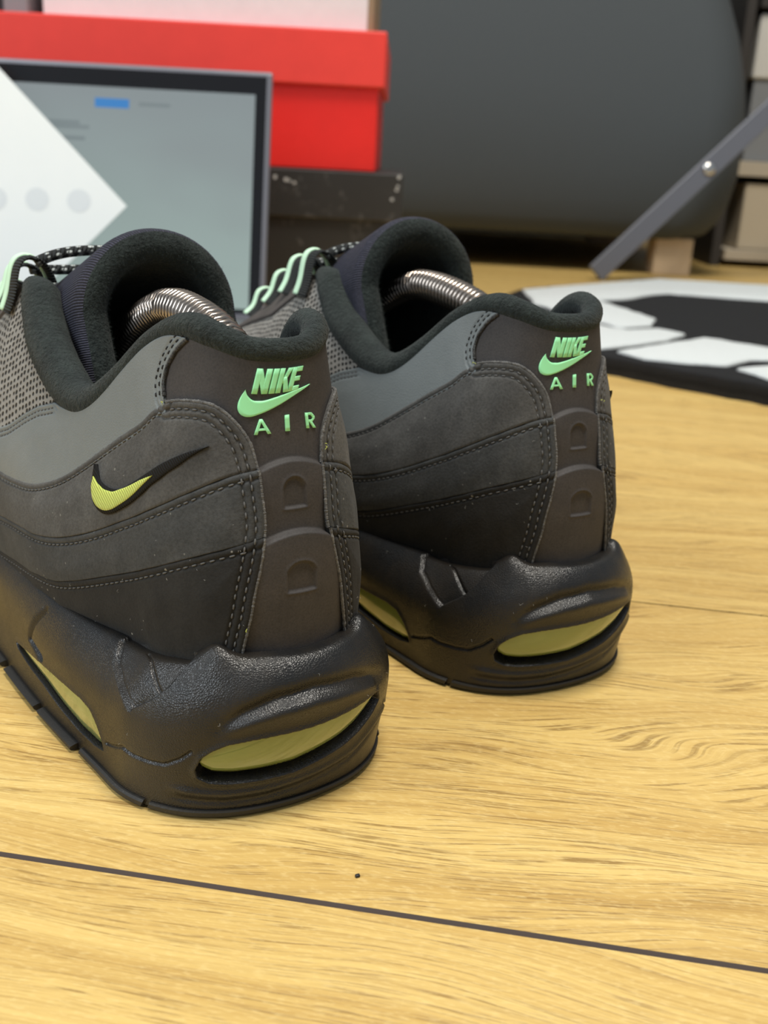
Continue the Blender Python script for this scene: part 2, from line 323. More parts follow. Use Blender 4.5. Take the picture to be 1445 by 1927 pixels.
# leaflet leaning on the screen
t = NT('paper'); MAT['paper'] = t.set(t.mix((.80, .85, .86), (.86, .90, .90), t.noise(t.coord(), 25.)), .7)
plain('print_grey', (.70, .75, .78), .8)
lf = empty('leaflet', (-27.0, 77.3, 1.55)); props(lf, 'white paper leaflet with faint grey discs propped against the laptop screen', 'paper')
lf.rotation_euler = (TILT, 0, 0)
d1, d2 = np.array([.70, .714]), np.array([-.714, .70]); A = np.array([0, 0.]); pl = [A, A + d1 * 10.6, A + d1 * 10.6 + d2 * 16, A + d2 * 16]
th = .03; V = [(p[0], y, p[1]) for y in (0, th) for p in pl]; Fc = [[0, 1, 2, 3], [7, 6, 5, 4]] + [[i, 4 + i, 4 + (i + 1) % 4, (i + 1) % 4] for i in range(4)]
mesh_obj('sheet', V, Fc, MAT['paper'], lf, False)
for x, z in ((4.0, 7.75), (1.0, 7.7), (-2.0, 7.6)):
    a = np.linspace(0, 2 * np.pi, 28, endpoint=False); V = [(x + .85 * np.cos(q), -.012, z + .8 * np.sin(q)) for q in a]; mesh_obj('printed_disc', V, [list(range(28))], MAT['print_grey'], lf, False)
# ------------------------------------------------------------------ sofa
t = NT('sofa_cloth'); v = t.coord(); n = t.noise(v, 700., 3, .7); MAT['sofa_cloth'] = t.set(t.mix((.046, .053, .057), (.066, .075, .080), n), .85, t.bump(n, .3, .001))
t = NT('pale_wood'); w = t.noise(t.coord(scale=(40, 40, 4)), 1., 4, .6); MAT['pale_wood'] = t.set(t.mix((.50, .36, .22), (.64, .50, .34), w), .6)
sf = empty('sofa', (2, 172, 0)); props(sf, 'dark grey sofa with a rounded corner on pale wooden block legs', 'sofa')
zs = [4.6, 4.7, 5.4, 7.0, 9.5, 13, 18, 24, 30, 36, 42, 48, 52, 54, 54.6]
ins = [7.5, 5.0, 3.0, 1.7, .7, .1, 0, .7, 2.2, 4.4, 7.2, 10.6, 14., 17., 21.]
V = []; NP = 4 * 12
for z, i in zip(zs, ins):
    x0, x1, y0, y1 = -52 + i, 42.6 - i, -29 + i * .55, 38 - i; rc = 6.5
    for q0, cx, cy in ((0, x1 - rc, y1 - rc), (1, x0 + rc, y1 - rc), (2, x0 + rc, y0 + rc), (3, x1 - rc, y0 + rc)):
        for q in np.linspace(0, np.pi / 2, 12): V.append((cx + rc * np.cos(q + q0 * np.pi / 2), cy + rc * np.sin(q + q0 * np.pi / 2), z))
Fc = [[r * NP + i, r * NP + (i + 1) % NP, (r + 1) * NP + (i + 1) % NP, (r + 1) * NP + i] for r in range(len(zs) - 1) for i in range(NP)] + [list(range(NP))[::-1], [(len(zs) - 1) * NP + i for i in range(NP)]]
mesh_obj('body', V, Fc, MAT['sofa_cloth'], sf)
for x, y in ((34.9, -23.), (34.9, 28), (-45, -23.), (-45, 28)): box_obj('leg', (x - 2.5, x + 2.5, y - 2.5, y + 2.5, 0, 4.9), MAT['pale_wood'], sf, .15)
# ------------------------------------------------------------------ leaning metal bar
plain('bar_grey', (.17, .175, .20), .45, Metallic=.4); plain('rivet', (.7, .68, .65), .25, Metallic=1.)
p0, p1 = np.array([24.65, 135., .75]), np.array([67.6, 148.0, 43.4]); Lb = float(np.linalg.norm(p1 - p0))
bar = empty('metal_bar', p0); props(bar, 'flat grey metal bar leaning from the floor across the sofa corner', 'bar')
bar.rotation_mode = 'QUATERNION'; ax = (p1 - p0) / Lb; ay = np.array([0, 1., 0]) - ax * ax[1]; ay /= np.linalg.norm(ay); az = np.cross(ax, ay)
bar.rotation_quaternion = Matrix(np.stack([ax, ay, az], 1).tolist()).to_quaternion()
box_obj('strip', (0, Lb, -.35, .35, -1.25, 1.25), MAT['bar_grey'], bar, .12)
mesh_obj('rivet', *tube([(19.0, -.36, 0), (19.0, -.60, 0), (19.0, -.72, 0)], [.85, .8, .3], 16, True, up=(1, 0, 0))[:2], MAT['rivet'], bar)
# ------------------------------------------------------------------ shelf
plain('shelf_board', (.46, .40, .31), .6); plain('shelf_dark', (.035, .03, .026), .7)
sh = empty('shelf_unit', (72.5, 178, 0)); props(sh, 'low beige shelf unit standing behind the end of the sofa', 'shelf')
for nm, d, m in (('side', (-25, -23.6, -12, 14, 0, 60), 'shelf_dark'), ('side', (24, 26, -12, 14, 0, 60), 'shelf_board'), ('back', (-23, 24, 13, 14, 0, 60), 'shelf_dark'), ('shelf', (-23, 24, -12, 13, 1.0, 2.6), 'shelf_board'),
                 ('shelf', (-23, 24, -12, 13, 13.2, 15.3), 'shelf_board'), ('shelf', (-23, 24, -12, 13, 36., 38.), 'shelf_dark'), ('shelf', (-23, 24, -12, 13, 58., 60.), 'shelf_board')): box_obj(nm, d, MAT[m], sh, .1)
plain('white_plastic', (.62, .60, .55), .5); plain('beige_box', (.50, .43, .32), .7); plain('dark_red', (.16, .012, .02), .6)
def simple_box(name, loc, d, m, parts, label, cat):
    r = empty(name, loc); props(r, label, cat); box_obj('body', d, MAT[m], r, .3)
    for nm, dd, mm in parts: box_obj(nm, dd, MAT[mm], r, .15)
simple_box('storage_box', (60.5, 172, 15.32), (-10.5, 6, -5, 12, 11.4, 20), 'white_plastic', [('base', (-10, 5.5, -4.5, 11.5, 0, 11.4), 'grey_plastic')], 'white-topped grey storage box on the shelf board', 'box')
simple_box('drawer_box', (63.5, 172, 2.62), (-12, 10, -5, 13, 0, 9.6), 'beige_box', [('handle', (-2, 2, -5.6, -5, 4, 5.5), 'shelf_dark')], 'beige box drawer under the lowest shelf board', 'box')
simple_box('folder', (72, 170, 15.32), (-2.5, -.2, -3, 13, 0, 16), 'dark_red', [('page_block', (-.2, .6, -2.8, 13, .2, 15.5), 'white_plastic')], 'dark red folder standing on the shelf next to the storage box', 'folder')
# ------------------------------------------------------------------ rug
def pile(name, c, c2):
    t = NT(name); v = t.coord(); n = t.noise(v, 380., 4, .7); MAT[name] = t.set(t.mix(c, c2, n), 1., t.bump(n, .9, .004))
pile('rug_black', (.004, .004, .0045), (.010, .010, .011)); pile('rug_white', (.80, .85, .84), (.90, .93, .92))
rug = empty('rug', (30, 90, 0)); props(rug, 'shaggy black rug with jagged white shapes beside the shoes', 'rug')
def rug_part(name, poly, z0, z1, m, bev):
    p = [np.array(q, float) - np.array([30, 90.]) for q in poly]; q = []
    for a, b in zip(p, p[1:] + p[:1]):
        k = max(1, int(np.linalg.norm(b - a) / 1.2))
        for i in range(k): q.append(a + (b - a) * i / k + rng.normal(0, .09, 2))
    return mesh_obj(name, *prism([tuple(x) for x in q], z0, z1, bev), MAT[m], rug)
rug_part('backing', [(10.3, 103.7), (11.2, 106), (12.6, 110.0), (20.3, 117.8), (30.9, 128.5), (43.8, 127.9), (80, 124), (92, 95), (70, 40), (52, 39), (23.2, 64.4), (14.3, 72.0), (12.6, 76), (11.6, 88)], 0, 1.25, 'rug_black', .2)
for w in ([(12.6, 107.9), (19.9, 115.6), (30.4, 126.2), (42.7, 125.8), (78, 121.6), (80, 108), (38.0, 110.3), (28.1, 112.1), (25.6, 109.5), (22.9, 105.3), (19.1, 102.8), (17.3, 101.2), (14.4, 93.5), (12.6, 97.2)],
          [(16.2, 100.2), (19.6, 101.6), (22.2, 91.4), (21.0, 87.3), (17.9, 85.2), (16.0, 90.8)],
          [(15.0, 88.3), (17.5, 84.6), (18.3, 83.9), (21.1, 85.6), (22.8, 83.4), (20.5, 79.7), (15.7, 75.4), (14.2, 74.4)],
          [(15.6, 73.6), (23.9, 82.0), (27.7, 78.8), (38, 73), (40, 66), (26.1, 73.6), (24.6, 73.1), (22.2, 70.2), (19.5, 70.6), (16.9, 71.4)],
          [(22.8, 69.3), (25.2, 70.9), (40, 62), (44, 50), (23.8, 66.2)]): rug_part('white_shape', w, 1.0, 1.45, 'rug_white', .18)
# ------------------------------------------------------------------ a crumb on the plank in front of the shoes
cr_ = mesh_obj('crumb', *(lambda b: b)(box(-.05, .05, -.035, .035, 0, .06, .02, 2)), MAT['dark_plastic']); cr_.location = (-.0013, .1743, 0); cr_.rotation_euler = (0, 0, .5)
props(cr_, 'tiny dark crumb lying on the plank in front of the shoes', 'crumb')
# ------------------------------------------------------------------ shoe surfaces (cm; x right, y forward, z up, heel at the origin)
PHI=np.radians([0,22,45,68,90])
def half(w,y0,b,pts,e=1.0):
    """heel ellipse (half width w, back at y0, depth b) then side/toe points -> 13 columns (left: x<0)"""
    yc=y0+b
    c=[(-w*np.sin(p)**e,yc-b*max(np.cos(p),0)**e) for p in PHI]
    return c+list(pts)
def loop(h):
    h=[np.array(p,float) for p in h]
    m=np.array([-1]+[1]*(len(h[0])-1))
    return np.array(h+[p*m for p in h[-2:0:-1]])   # 24 columns, u=0 heel, u=12 toe, u in (0,12) left
def catmull(P,t,periodic,axis_len):
    i=np.floor(t).astype(int); f=(t-i)[...,None]
    if periodic: g=lambda k:P[(i+k)%axis_len]
    else:
        i=np.clip(i,0,axis_len-2); f=(t-i)[...,None]
        def g(k):
            j=i+k
            a=P[np.clip(j,0,axis_len-1)]
            a=np.where((j<0)[...,None],2*P[0]-P[1],a)
            a=np.where((j>axis_len-1)[...,None],2*P[-1]-P[-2],a)
            return a
    p0,p1,p2,p3=g(-1),g(0),g(1),g(2)
    return .5*((2*p1)+(-p0+p2)*f+(2*p0-5*p1+4*p2-p3)*f**2+(-p0+3*p1-3*p2+p3)*f**3)
class Surf:
    def __init__(s,rows): s.G=np.array(rows); s.R,s.C=s.G.shape[:2]   # rows x cols x 3
    def P(s,u,v):
        u=np.asarray(u,float); v=np.asarray(v,float); u,v=np.broadcast_arrays(u,v)
        sh=u.shape; u=u.ravel(); v=np.clip(v.ravel(),0,1)*(s.R-1)
        i=np.clip(np.floor(v).astype(int),0,s.R-2); f=(v-i)[:,None]
        R=[catmull(s.G[r],u,True,s.C) for r in range(s.R)]
        R=np.array(R)
        idx=np.arange(len(u))
        def g(j):
            a=R[np.clip(j,0,s.R-1),idx]
            a=np.where((j<0)[:,None],2*R[0,idx]-R[1,idx],a)
            return np.where((j>s.R-1)[:,None],2*R[-1,idx]-R[-2,idx],a)
        p0,p1,p2,p3=g(i-1),g(i),g(i+1),g(i+2)
        o=.5*((2*p1)+(-p0+p2)*f+(2*p0-5*p1+4*p2-p3)*f**2+(-p0+3*p1-3*p2+p3)*f**3)
        return o.reshape(sh+(3,))
    def N(s,u,v,e=2e-3):
        v=np.asarray(v,float)
        du=s.P(np.asarray(u)+e,v)-s.P(np.asarray(u)-e,v)
        dv=s.P(u,np.minimum(v+e,1))-s.P(u,np.maximum(v-e,0))
        n=np.cross(dv,du); return n/np.maximum(np.linalg.norm(n,axis=-1,keepdims=True),1e-9)
# side/toe columns k5..k12
Yc=[6.5,10,14,18,22,25.5]
def side(wx,toey,toez=None):
    return [(-wx[i],Yc[i]) for i in range(6)]+[(-wx[5]*.66,Yc[5]+(toey-Yc[5])*.72),(0,toey)]
def lift(y):   # toe spring
    return np.clip((y-19)/10.,0,1)**2*1.5
ZR=[3.5,3.52,3.42,3.18,3.0,2.88,2.75,2.6,2.5,2.4,2.3,2.2,2.2]   # midsole rim height per column
def mrow(fr,w,y0,b,wx,toey,e=1.0,sx=0.):
    h=half(w,y0,b,side(wx,toey),e)
    o=loop([(x,y,fr*ZR[k]+lift(y)) for k,(x,y) in enumerate(h)])
    o[:,0]+=sx*np.clip((16-o[:,1])/6,0,1); return o
MROWS=[
 mrow(0.,  3.3,.08,3.3,[3.6,3.75,4.0,4.5,4.7,4.2],28.6,.85,-.28),
 mrow(.08, 3.3,.02,3.3,[3.65,3.8,4.05,4.55,4.75,4.3],28.8,.85,-.26),
 mrow(.24, 3.35,-.08,3.35,[3.7,3.85,4.1,4.6,4.8,4.35],29.0,.88,-.22),
 mrow(.45, 3.4,-.25,3.4,[3.75,3.85,4.15,4.65,4.85,4.4],29.2,.93,-.15),
 mrow(.67, 3.38,-.35,3.5,[3.8,3.9,4.2,4.65,4.85,4.4],29.3,.97,-.1),
 mrow(.84, 3.18,-.25,3.4,[3.7,3.85,4.15,4.6,4.8,4.35],29.2,1.,-.05),
 mrow(.985,2.86,.12,3.2,[3.45,3.6,4.0,4.45,4.65,4.2],28.95),
 mrow(1.,  2.55,.5,3.0,[3.2,3.3,3.75,4.2,4.4,3.95],28.6),
]
mid=Surf(MROWS)
# upper
UB=half(2.28,.55,3.0,side([3.1,3.4,3.8,4.25,4.45,4.0],28.6))
ZB=[ZR[k]-.25+lift(UB[k][1]) for k in range(13)]
TOP=[(0,1.55,9.5),(-.75,1.7,9.55),(-1.32,2.25,9.75),(-1.6,3.1,9.8),(-1.88,4.2,9.35),
     (-2.65,6.6,7.5),(-2.75,9.5,8.2),(-2.3,12.0,9.6),(-1.8,15,8.8),(-1.6,18.5,7.2),(-1.3,20.5,6.3),(-.8,21.3,5.9),(0,21.6,5.7)]
# bulge (outward normal offset at v=.25,.5,.75)
BUL=[(.12,.1,-.05),(.15,.14,.0),(.2,.22,.1),(.25,.3,.15),(.35,.4,.2),(.35,.4,.2),(.4,.5,.3),(.5,.7,.45),(.6,.9,.6),(.7,1.1,.8),(.8,1.3,1.0),(.9,1.4,1.1),(.9,1.4,1.1)]
def upper_rows():
    rows=[[] for _ in range(5)]
    for k in range(13):
        B=np.array([*UB[k],ZB[k]]); T=np.array(TOP[k])
        a=UB[max(k-1,0)];c=UB[min(k+1,12)]
        if k==0: n=np.array([0,-1,0.])
        elif k==12: n=np.array([0,.75,.66])
        else:
            d=np.array([c[0]-a[0],c[1]-a[1]]); n=np.array([-d[1],d[0],0])/np.hypot(*d)
            if n[0]>0: n=-n
            n=n+np.array([0,0,.5*np.clip((k-6)/6,0,1)]); n/=np.linalg.norm(n)
        b=(0,)+BUL[k]+(0,)
        for r in range(5):
            v=r/4; rows[r].append(B+(T-B)*v+n*b[r])
    return [loop(r) for r in rows]
up=Surf(upper_rows())
# seam, panel and mark outlines in surface coordinates (u around the shoe, v up the wall)
TR={
'S1top':[(6.027,0.4677),(5.767,0.5066),(5.498,0.555),(5.273,0.6156),(5.04,0.6761),(4.798,0.7237),(4.571,0.7421),(4.343,0.7446),(4.09,0.7438),(3.817,0.7549),(3.776,0.7731),(3.225,0.7925)],
'E':[(3.139,0.7977),(2.723,0.8047),(2.151,0.8174),(1.829,0.817),(1.53,0.8011),(1.236,0.7668),(1.011,0.7211),(0.927,0.6719),(0.843,0.6282),(0.82,0.5735),(0.769,0.4911),(0.775,0.4524),(0.841,0.3803),(0.937,0.3072),(1.046,0.2382),(1.124,0.1674),(1.273,0.0771)],
'S2top':[(6.026,0.2668),(5.782,0.3023),(5.548,0.3299),(5.299,0.3536),(5.02,0.3911),(4.72,0.4142),(4.456,0.4224),(4.181,0.4387),(3.791,0.4581),(2.997,0.4897),(2.408,0.5343),(1.889,0.5781),(1.475,0.6122),(1.19,0.629),(0.841,0.6418)],
'S3top':[(6.199,0.0582),(5.973,0.0716),(5.63,0.1106),(5.301,0.1484),(5.066,0.1671),(4.863,0.1927),(4.621,0.2265),(4.307,0.2552),(3.831,0.2817),(2.992,0.3052),(2.4,0.3379),(1.89,0.3669),(1.487,0.3909),(1.218,0.406),(0.797,0.4287)],
'Gedge':[(2.689,0.9842),(3.033,0.9485),(3.274,0.9083),(3.382,0.8572),(3.295,0.8149)],
'Mesh':[(5.428,0.966),(5.672,0.8777),(5.903,0.7717),(6.139,0.6636),(6.312,0.5996)],
'D1ridge':[(0.783,0.647),(0.573,0.6667),(0.238,0.6761),(-0.214,0.673),(-0.63,0.6581),(-0.883,0.6417)],
'D2ridge':[(0.7,0.4196),(0.49,0.4396),(0.092,0.4481),(-0.336,0.4422),(-0.706,0.4223),(-1.036,0.3977)],
'D1win':[(0.28,0.5195),(0.216,0.5809),(-0.054,0.6137),(-0.26,0.5958),(-0.307,0.5145)],
'D2win':[(0.31,0.242),(0.252,0.3066),(-0.11,0.3423),(-0.446,0.2984),(-0.384,0.2426)],
'swoosh':[(4.485,0.6846),(4.491,0.6313),(4.476,0.5758),(4.425,0.5245),(4.328,0.4844),(4.232,0.4706),(4.078,0.4823),(3.603,0.5221),(3.037,0.5679),(2.608,0.6103),(2.206,0.6573),(1.888,0.6919),(2.291,0.6654),(2.8,0.6273),(3.285,0.5927),(3.829,0.5625),(4.093,0.5462),(4.254,0.5646),(4.387,0.6043)],
'swooshIn':[(4.458,0.6334),(4.477,0.6026),(4.445,0.5526),(4.378,0.5139),(4.282,0.4907),(4.185,0.4874),(3.958,0.5077),(3.615,0.5408),(3.152,0.5802),(3.635,0.5648),(3.973,0.5497),(4.173,0.5457),(4.302,0.5663),(4.396,0.599)],
'airR':[(1.741,0.3652),(1.692,0.419),(1.541,0.4533),(1.317,0.4811),(0.964,0.4969),(0.605,0.507),(0.229,0.514),(-0.19,0.5215),(-0.664,0.5288),(-1.062,0.5367),(-1.312,0.5441),(-1.46,0.539),(-1.507,0.4993),(-1.322,0.4592),(-0.945,0.4064),(-0.619,0.3704),(-0.197,0.3416),(0.189,0.3172),(0.671,0.3088),(1.164,0.3059),(1.476,0.3121),(1.677,0.3346)],
'airS':[(5.506,0.3975),(5.162,0.4308),(4.812,0.4498),(4.531,0.4556),(4.315,0.4581),(4.171,0.4433),(4.03,0.391),(3.892,0.3275),(3.837,0.2879),(4.042,0.2657),(4.328,0.2646),(4.613,0.2938),(4.913,0.339),(5.245,0.3596),(5.459,0.3789)],
'groove':[(1.504,0.546),(1.17,0.614),(0.703,0.6785),(-0.005,0.7115),(-0.883,0.6754),(-1.65,0.6041)],
'ridge':[(1.456,0.5461),(1.025,0.582),(0.543,0.6105),(0,0.6299),(-0.652,0.6182),(-1.316,0.5929)],
'Va':[(4.088,0.8705),(3.996,0.7561),(3.719,0.6787),(3.122,0.5882)],
'Vb':[(3.41,0.9186),(3.074,0.8161),(2.708,0.6977)],
'Vc':[(2.191,0.8664),(2.489,0.7393),(2.727,0.6604),(3.088,0.5815)],
'Fg':[(5.053,0.7656),(5.122,0.6635),(5.191,0.5183),(4.963,0.4776)],
'split':[(3.8,0.3371),(3.256,0.3898),(2.992,0.3768),(2.569,0.3709),(2.3,0.3734),(2.04,0.4096),(1.884,0.4467)],
'tab_low':[(1.08,0.8905),(1.219,0.8646),(1.311,0.8342),(1.294,0.8128),(1.191,0.8036),(1.018,0.8041),(0.693,0.8205),(0.249,0.8458),(-0.286,0.8777),(-0.751,0.9012)],
'tab_up':[(1.08,0.8905),(1.092,0.8819),(1.042,0.8692),(0.91,0.8576),(0.632,0.8603),(0.241,0.8742),(-0.235,0.8899),(-0.751,0.9012)],
'A':[(0.923,0.7496),(0.472,0.756),(0.509,0.8052),(0.952,0.7984)],
'I':[(0.064,0.7607),(-0.061,0.7604),(-0.061,0.8136),(0.066,0.812)],
'R':[(-0.578,0.76),(-0.887,0.7538),(-0.863,0.8056),(-0.552,0.8114)],
'NIKE':[(0.949,0.8794),(-0.346,0.8907),(-0.539,0.9648),(0.762,0.9624)],
}
# ------------------------------------------------------------------ shoes
def c3d(S, uv): uv = np.asarray(uv, float); return S.P(uv[..., 0], uv[..., 1])
def dist3(P, C):
    """distance of points P (...,3) to a dense polyline C (m,3)"""
    sh = P.shape[:-1]; Q = P.reshape(-1, 3); out = np.empty(len(Q))
    for i in range(0, len(Q), 20000):
        out[i:i + 20000] = np.sqrt(((Q[i:i + 20000, None] - C[None]) ** 2).sum(-1)).min(1)
    return out.reshape(sh)
def inside(u, v, poly):
    p = np.asarray(poly); c = np.zeros(u.shape, bool); x1, y1 = p[-1]
    for x0, y0 in p:
        m = ((y0 > v) != (y1 > v)); den = (y1 - y0) if y1 != y0 else 1e-9
        c ^= m & (u < (x1 - x0) * (v - y0) / den + x0); x1, y1 = x0, y0
    return c
def sstep(x, a, b): t = np.clip((x - a) / (b - a), 0, 1); return t * t * (3 - 2 * t)
WUV = (1.2, 6.5)
def coons(B, T, L, R, a, b):
    B, T = resample(B, a, WUV), resample(T, a, WUV); L, R = resample(L, b, WUV), resample(R, b, WUV)
    A = a[:, None, None]; Bt = b[None, :, None]
    return (1 - Bt) * B[:, None] + Bt * T[:, None] + (1 - A) * L[None] + A * R[None] - ((1 - A) * (1 - Bt) * B[0] + A * (1 - Bt) * B[-1] + (1 - A) * Bt * T[0] + A * Bt * T[-1])
def surf_mesh(S, uv, h, low=None, mirror=False):
    """grid of surface points raised by h, with a skirt dropped to height low on all four borders"""
    u, v = uv[..., 0], uv[..., 1]; P = S.P(u, v); N = S.N(u, v)
    if low is not None:
        pad = lambda X: np.pad(X, ((1, 1), (1, 1)) + ((0, 0),) * (X.ndim - 2), mode='edge')
        P, N, h = pad(P), pad(N), pad(np.broadcast_to(h, u.shape)).copy(); h[0] = h[-1] = low; h[:, 0] = h[:, -1] = low; uv = pad(uv)
    V = P + N * np.asarray(h)[..., None]; nu, nv = V.shape[:2]; Fc = grid_faces(nu, nv)
    if mirror: V = V * np.array([-1, 1, 1]); Fc = Fc[:, ::-1]
    return V.reshape(-1, 3), Fc, V.reshape(nu, nv, 3)
def fix_out(V, Fc, S_center):
    return V, Fc
def offset_uv(S, c, d):
    P = c3d(S, c); e = 2e-3; u, v = c[:, 0], c[:, 1]
    Pu = (S.P(u + e, v) - S.P(u - e, v)) / (2 * e); Pv = (S.P(u, np.minimum(v + e, 1)) - S.P(u, np.maximum(v - e, 0))) / (np.minimum(v + e, 1) - np.maximum(v - e, 0))[:, None]
    t = np.gradient(P, axis=0); w = np.cross(S.N(u, v), t); w /= np.linalg.norm(w, axis=1, keepdims=True)
    out = c.copy()
    for i in range(len(c)):
        s = np.linalg.lstsq(np.stack([Pu[i], Pv[i]], 1), w[i] * d, rcond=None)[0]; out[i] += s
    return out
def stitches(S, c, h, pitch=.20, ln=.13, r=.020):
    """one row of thread stitches along a surface curve -> verts, faces"""
    P = c3d(S, c); L = np.r_[0, np.cumsum(np.linalg.norm(np.diff(P, axis=0), axis=1))]
    n = max(2, int(L[-1] / pitch)); V = []; Fc = []
    prof = [(-.5, .35), (-.3, 1.), (.3, 1.), (.5, .35)]; a = np.linspace(0, 2 * np.pi, 6, endpoint=False)
    for k in range(n):
        s = (k + .5) * L[-1] / n + rng.normal(0, .008)
        q = lambda x: np.array([np.interp(x, L, c[:, 0]), np.interp(x, L, c[:, 1])])
        u0, u1 = q(s - ln / 2), q(s + ln / 2); A, B = S.P(*u0), S.P(*u1); m = q(s); N = S.N(*m)
        t = (B - A) / max(np.linalg.norm(B - A), 1e-6); b = np.cross(N, t); C = (A + B) / 2 + N * h
        o = len(V)
        for f, rr in prof:
            for x in a: V.append(C + t * f * ln + (b * np.cos(x) + N * np.sin(x)) * r * rr - N * (abs(f) > .4) * .02)
        for i in range(3):
            for j in range(6): Fc.append((o + i * 6 + j, o + i * 6 + (j + 1) % 6, o + i * 6 + 6 + (j + 1) % 6, o + i * 6 + 6 + j))
    return np.array(V), np.array(Fc)
def merge(parts):
    V = []; Fc = []; o = 0
    for v, f in parts: V.append(v); Fc.append(np.asarray(f) + o); o += len(v)
    return np.vstack(V), np.vstack(Fc)
def fibres(V, Fc, n, ln, wd, keep=None, lean=.5):
    """short pile fibres scattered over a mesh of quads"""
    Fc = np.asarray(Fc)[:, :4]; A, B, C, D = (V[Fc[:, k]] for k in range(4))
    nr = np.cross(C - A, D - B); ar = np.linalg.norm(nr, axis=1); nr = nr / np.maximum(ar, 1e-9)[:, None]
    w = ar if keep is None else ar * keep((A + B + C + D) / 4)
    i = rng.choice(len(Fc), n, p=w / w.sum()); s, q = rng.random((2, n, 1))
    P = A[i] * (1 - s) * (1 - q) + B[i] * s * (1 - q) + C[i] * s * q + D[i] * (1 - s) * q
    d = nr[i] + rng.normal(0, lean, (n, 3)); d /= np.linalg.norm(d, axis=1, keepdims=True)
    x = np.cross(d, rng.normal(0, 1, (n, 3))); x /= np.linalg.norm(x, axis=1, keepdims=True)
    l = ln * (.5 + rng.random((n, 1)))
    T = np.stack([P - x * wd - d * .01, P + x * wd - d * .01, P + d * l + rng.normal(0, .25, (n, 3)) * l], 1).reshape(-1, 3)
    return T, np.arange(3 * n).reshape(-1, 3)

# ---- curves shared by both shoes, extended forward past the ankle
def ext(c, more): return list(more) + list(c)
S1 = smooth_curve(ext(TR['S1top'] + [(3.139, .7977)], [(9.3, .40), (7.6, .41), (6.6, .43)]), 240, WUV)
S2 = smooth_curve(ext(TR['S2top'], [(9.3, .21), (7.6, .20), (6.7, .20)]), 240, WUV)
S3 = smooth_curve(ext([p for p in TR['S3top'] if p[0] < 5.9], [(9.3, .05), (7.6, .045), (6.5, .04)]), 240, WUV)
EC = smooth_curve(TR['E'] + [(1.38, .0)], 300, WUV, 1)
GE = smooth_curve(TR['Gedge'], 80, WUV)
def at_curve(c, p): return int(np.argmin(((c - np.array(p)) * WUV) .__pow__(2).sum(1)))
iE2, iE3 = at_curve(EC, S2[-1]), at_curve(EC, S3[-1])
S2[-1] = EC[iE2]; S3[-1] = EC[iE3]; S1[-1] = EC[0]
EC3 = c3d(up, EC)
ca = 1 - (1 - np.linspace(0, 1, 190)) ** 1.6
cb = np.linspace(0, 1, 64); cb = cb + .10 * np.sin(2 * np.pi * cb) / (2 * np.pi) * -1
cb = 1 - (1 - np.linspace(0, 1, 64)) ** 1.35
def overlay(bottom, top, right, hb, two_top=False):
    """suede overlay: bottom/top curves run from the forefoot to the heel, right = its heel edge"""
    left = np.array([bottom[0], top[0]])
    uv = coons(bottom, top, left, right, ca, cb); P = c3d(up, uv)
    dT = dist3(P, c3d(up, resample(top, 500, WUV))); dE = dist3(P, EC3)
    h = np.full(dT.shape, hb); d = np.minimum(dT, dE)
    h += .05 * sstep(d, .18, .9)
    h -= .045 * np.exp(-((dT - .17) / .038) ** 2)
    for r in (.17, .34): h -= .045 * np.exp(-((dE - r) / .038) ** 2)
    t = np.clip(1 - d / .07, 0, 1); h -= .09 * (1 - np.sqrt(np.maximum(1 - t * t, 0)))
    h += .012 * np.sin(uv[..., 0] * 9 + uv[..., 1] * 14) * np.sin(uv[..., 0] * 3.1 - uv[..., 1] * 23) * sstep(d, .3, .8)
    h += np.maximum(0, .028 * np.sin(uv[..., 0] * 13 + 4 * uv[..., 1])) * np.exp(-((uv[..., 0] - 5.2) / .5) ** 2) * sstep(d, .2, .5)
    return uv, h
low = lambda c, k=.03: np.stack([c[:, 0], np.maximum(c[:, 1] - k, 0)], 1)
bot0 = np.stack([np.linspace(9.3, EC[-1, 0], 100), np.zeros(100)], 1)
OV = [('upper_overlay', 'suede_grey', overlay(S2, S1, EC[:iE2 + 1][::-1], .11), S1, .11),
      ('middle_overlay', 'suede_mid', overlay(S3, S2, EC[iE2:iE3 + 1][::-1], .17), S2, .17),
      ('lower_overlay', 'suede_black', overlay(bot0, S3, EC[iE3:][::-1], .23), S3, .23)]
meshline = np.array(TR['Mesh'])[::-1]
gtop = np.array(list(meshline) + [(5.1, .995), (4.5, .995), (3.8, .995), (3.2, .993)] + [tuple(GE[0])])
gbot = low(S1[S1[:, 0] < 6.35], .035); gbot = np.vstack([[meshline[0][0] + .02, gbot[0, 1]], gbot, [GE[-1]]])
g_uv = coons(gbot, gtop, np.array([gbot[0], gtop[0]]), np.vstack([[gbot[-1]], GE[::-1]]), np.linspace(0, 1, 120), np.linspace(0, 1, 50))
Pg = c3d(up, g_uv); GE3 = c3d(up, resample(GE, 300, WUV)); ML3 = c3d(up, resample(meshline, 300, WUV)); dG = dist3(Pg, GE3); dM = dist3(Pg, ML3)
g_h = .065 + .015 * sstep(np.minimum(dG, dM), .3, .8)
for r in (.13, .25): g_h = g_h - .03 * np.exp(-((dG - r) / .03) ** 2) - .03 * np.exp(-((dM - r) / .03) ** 2)
t_ = np.clip(1 - np.minimum(dG, dM) / .05, 0, 1); g_h = g_h - .05 * (1 - np.sqrt(np.maximum(1 - t_ * t_, 0)))

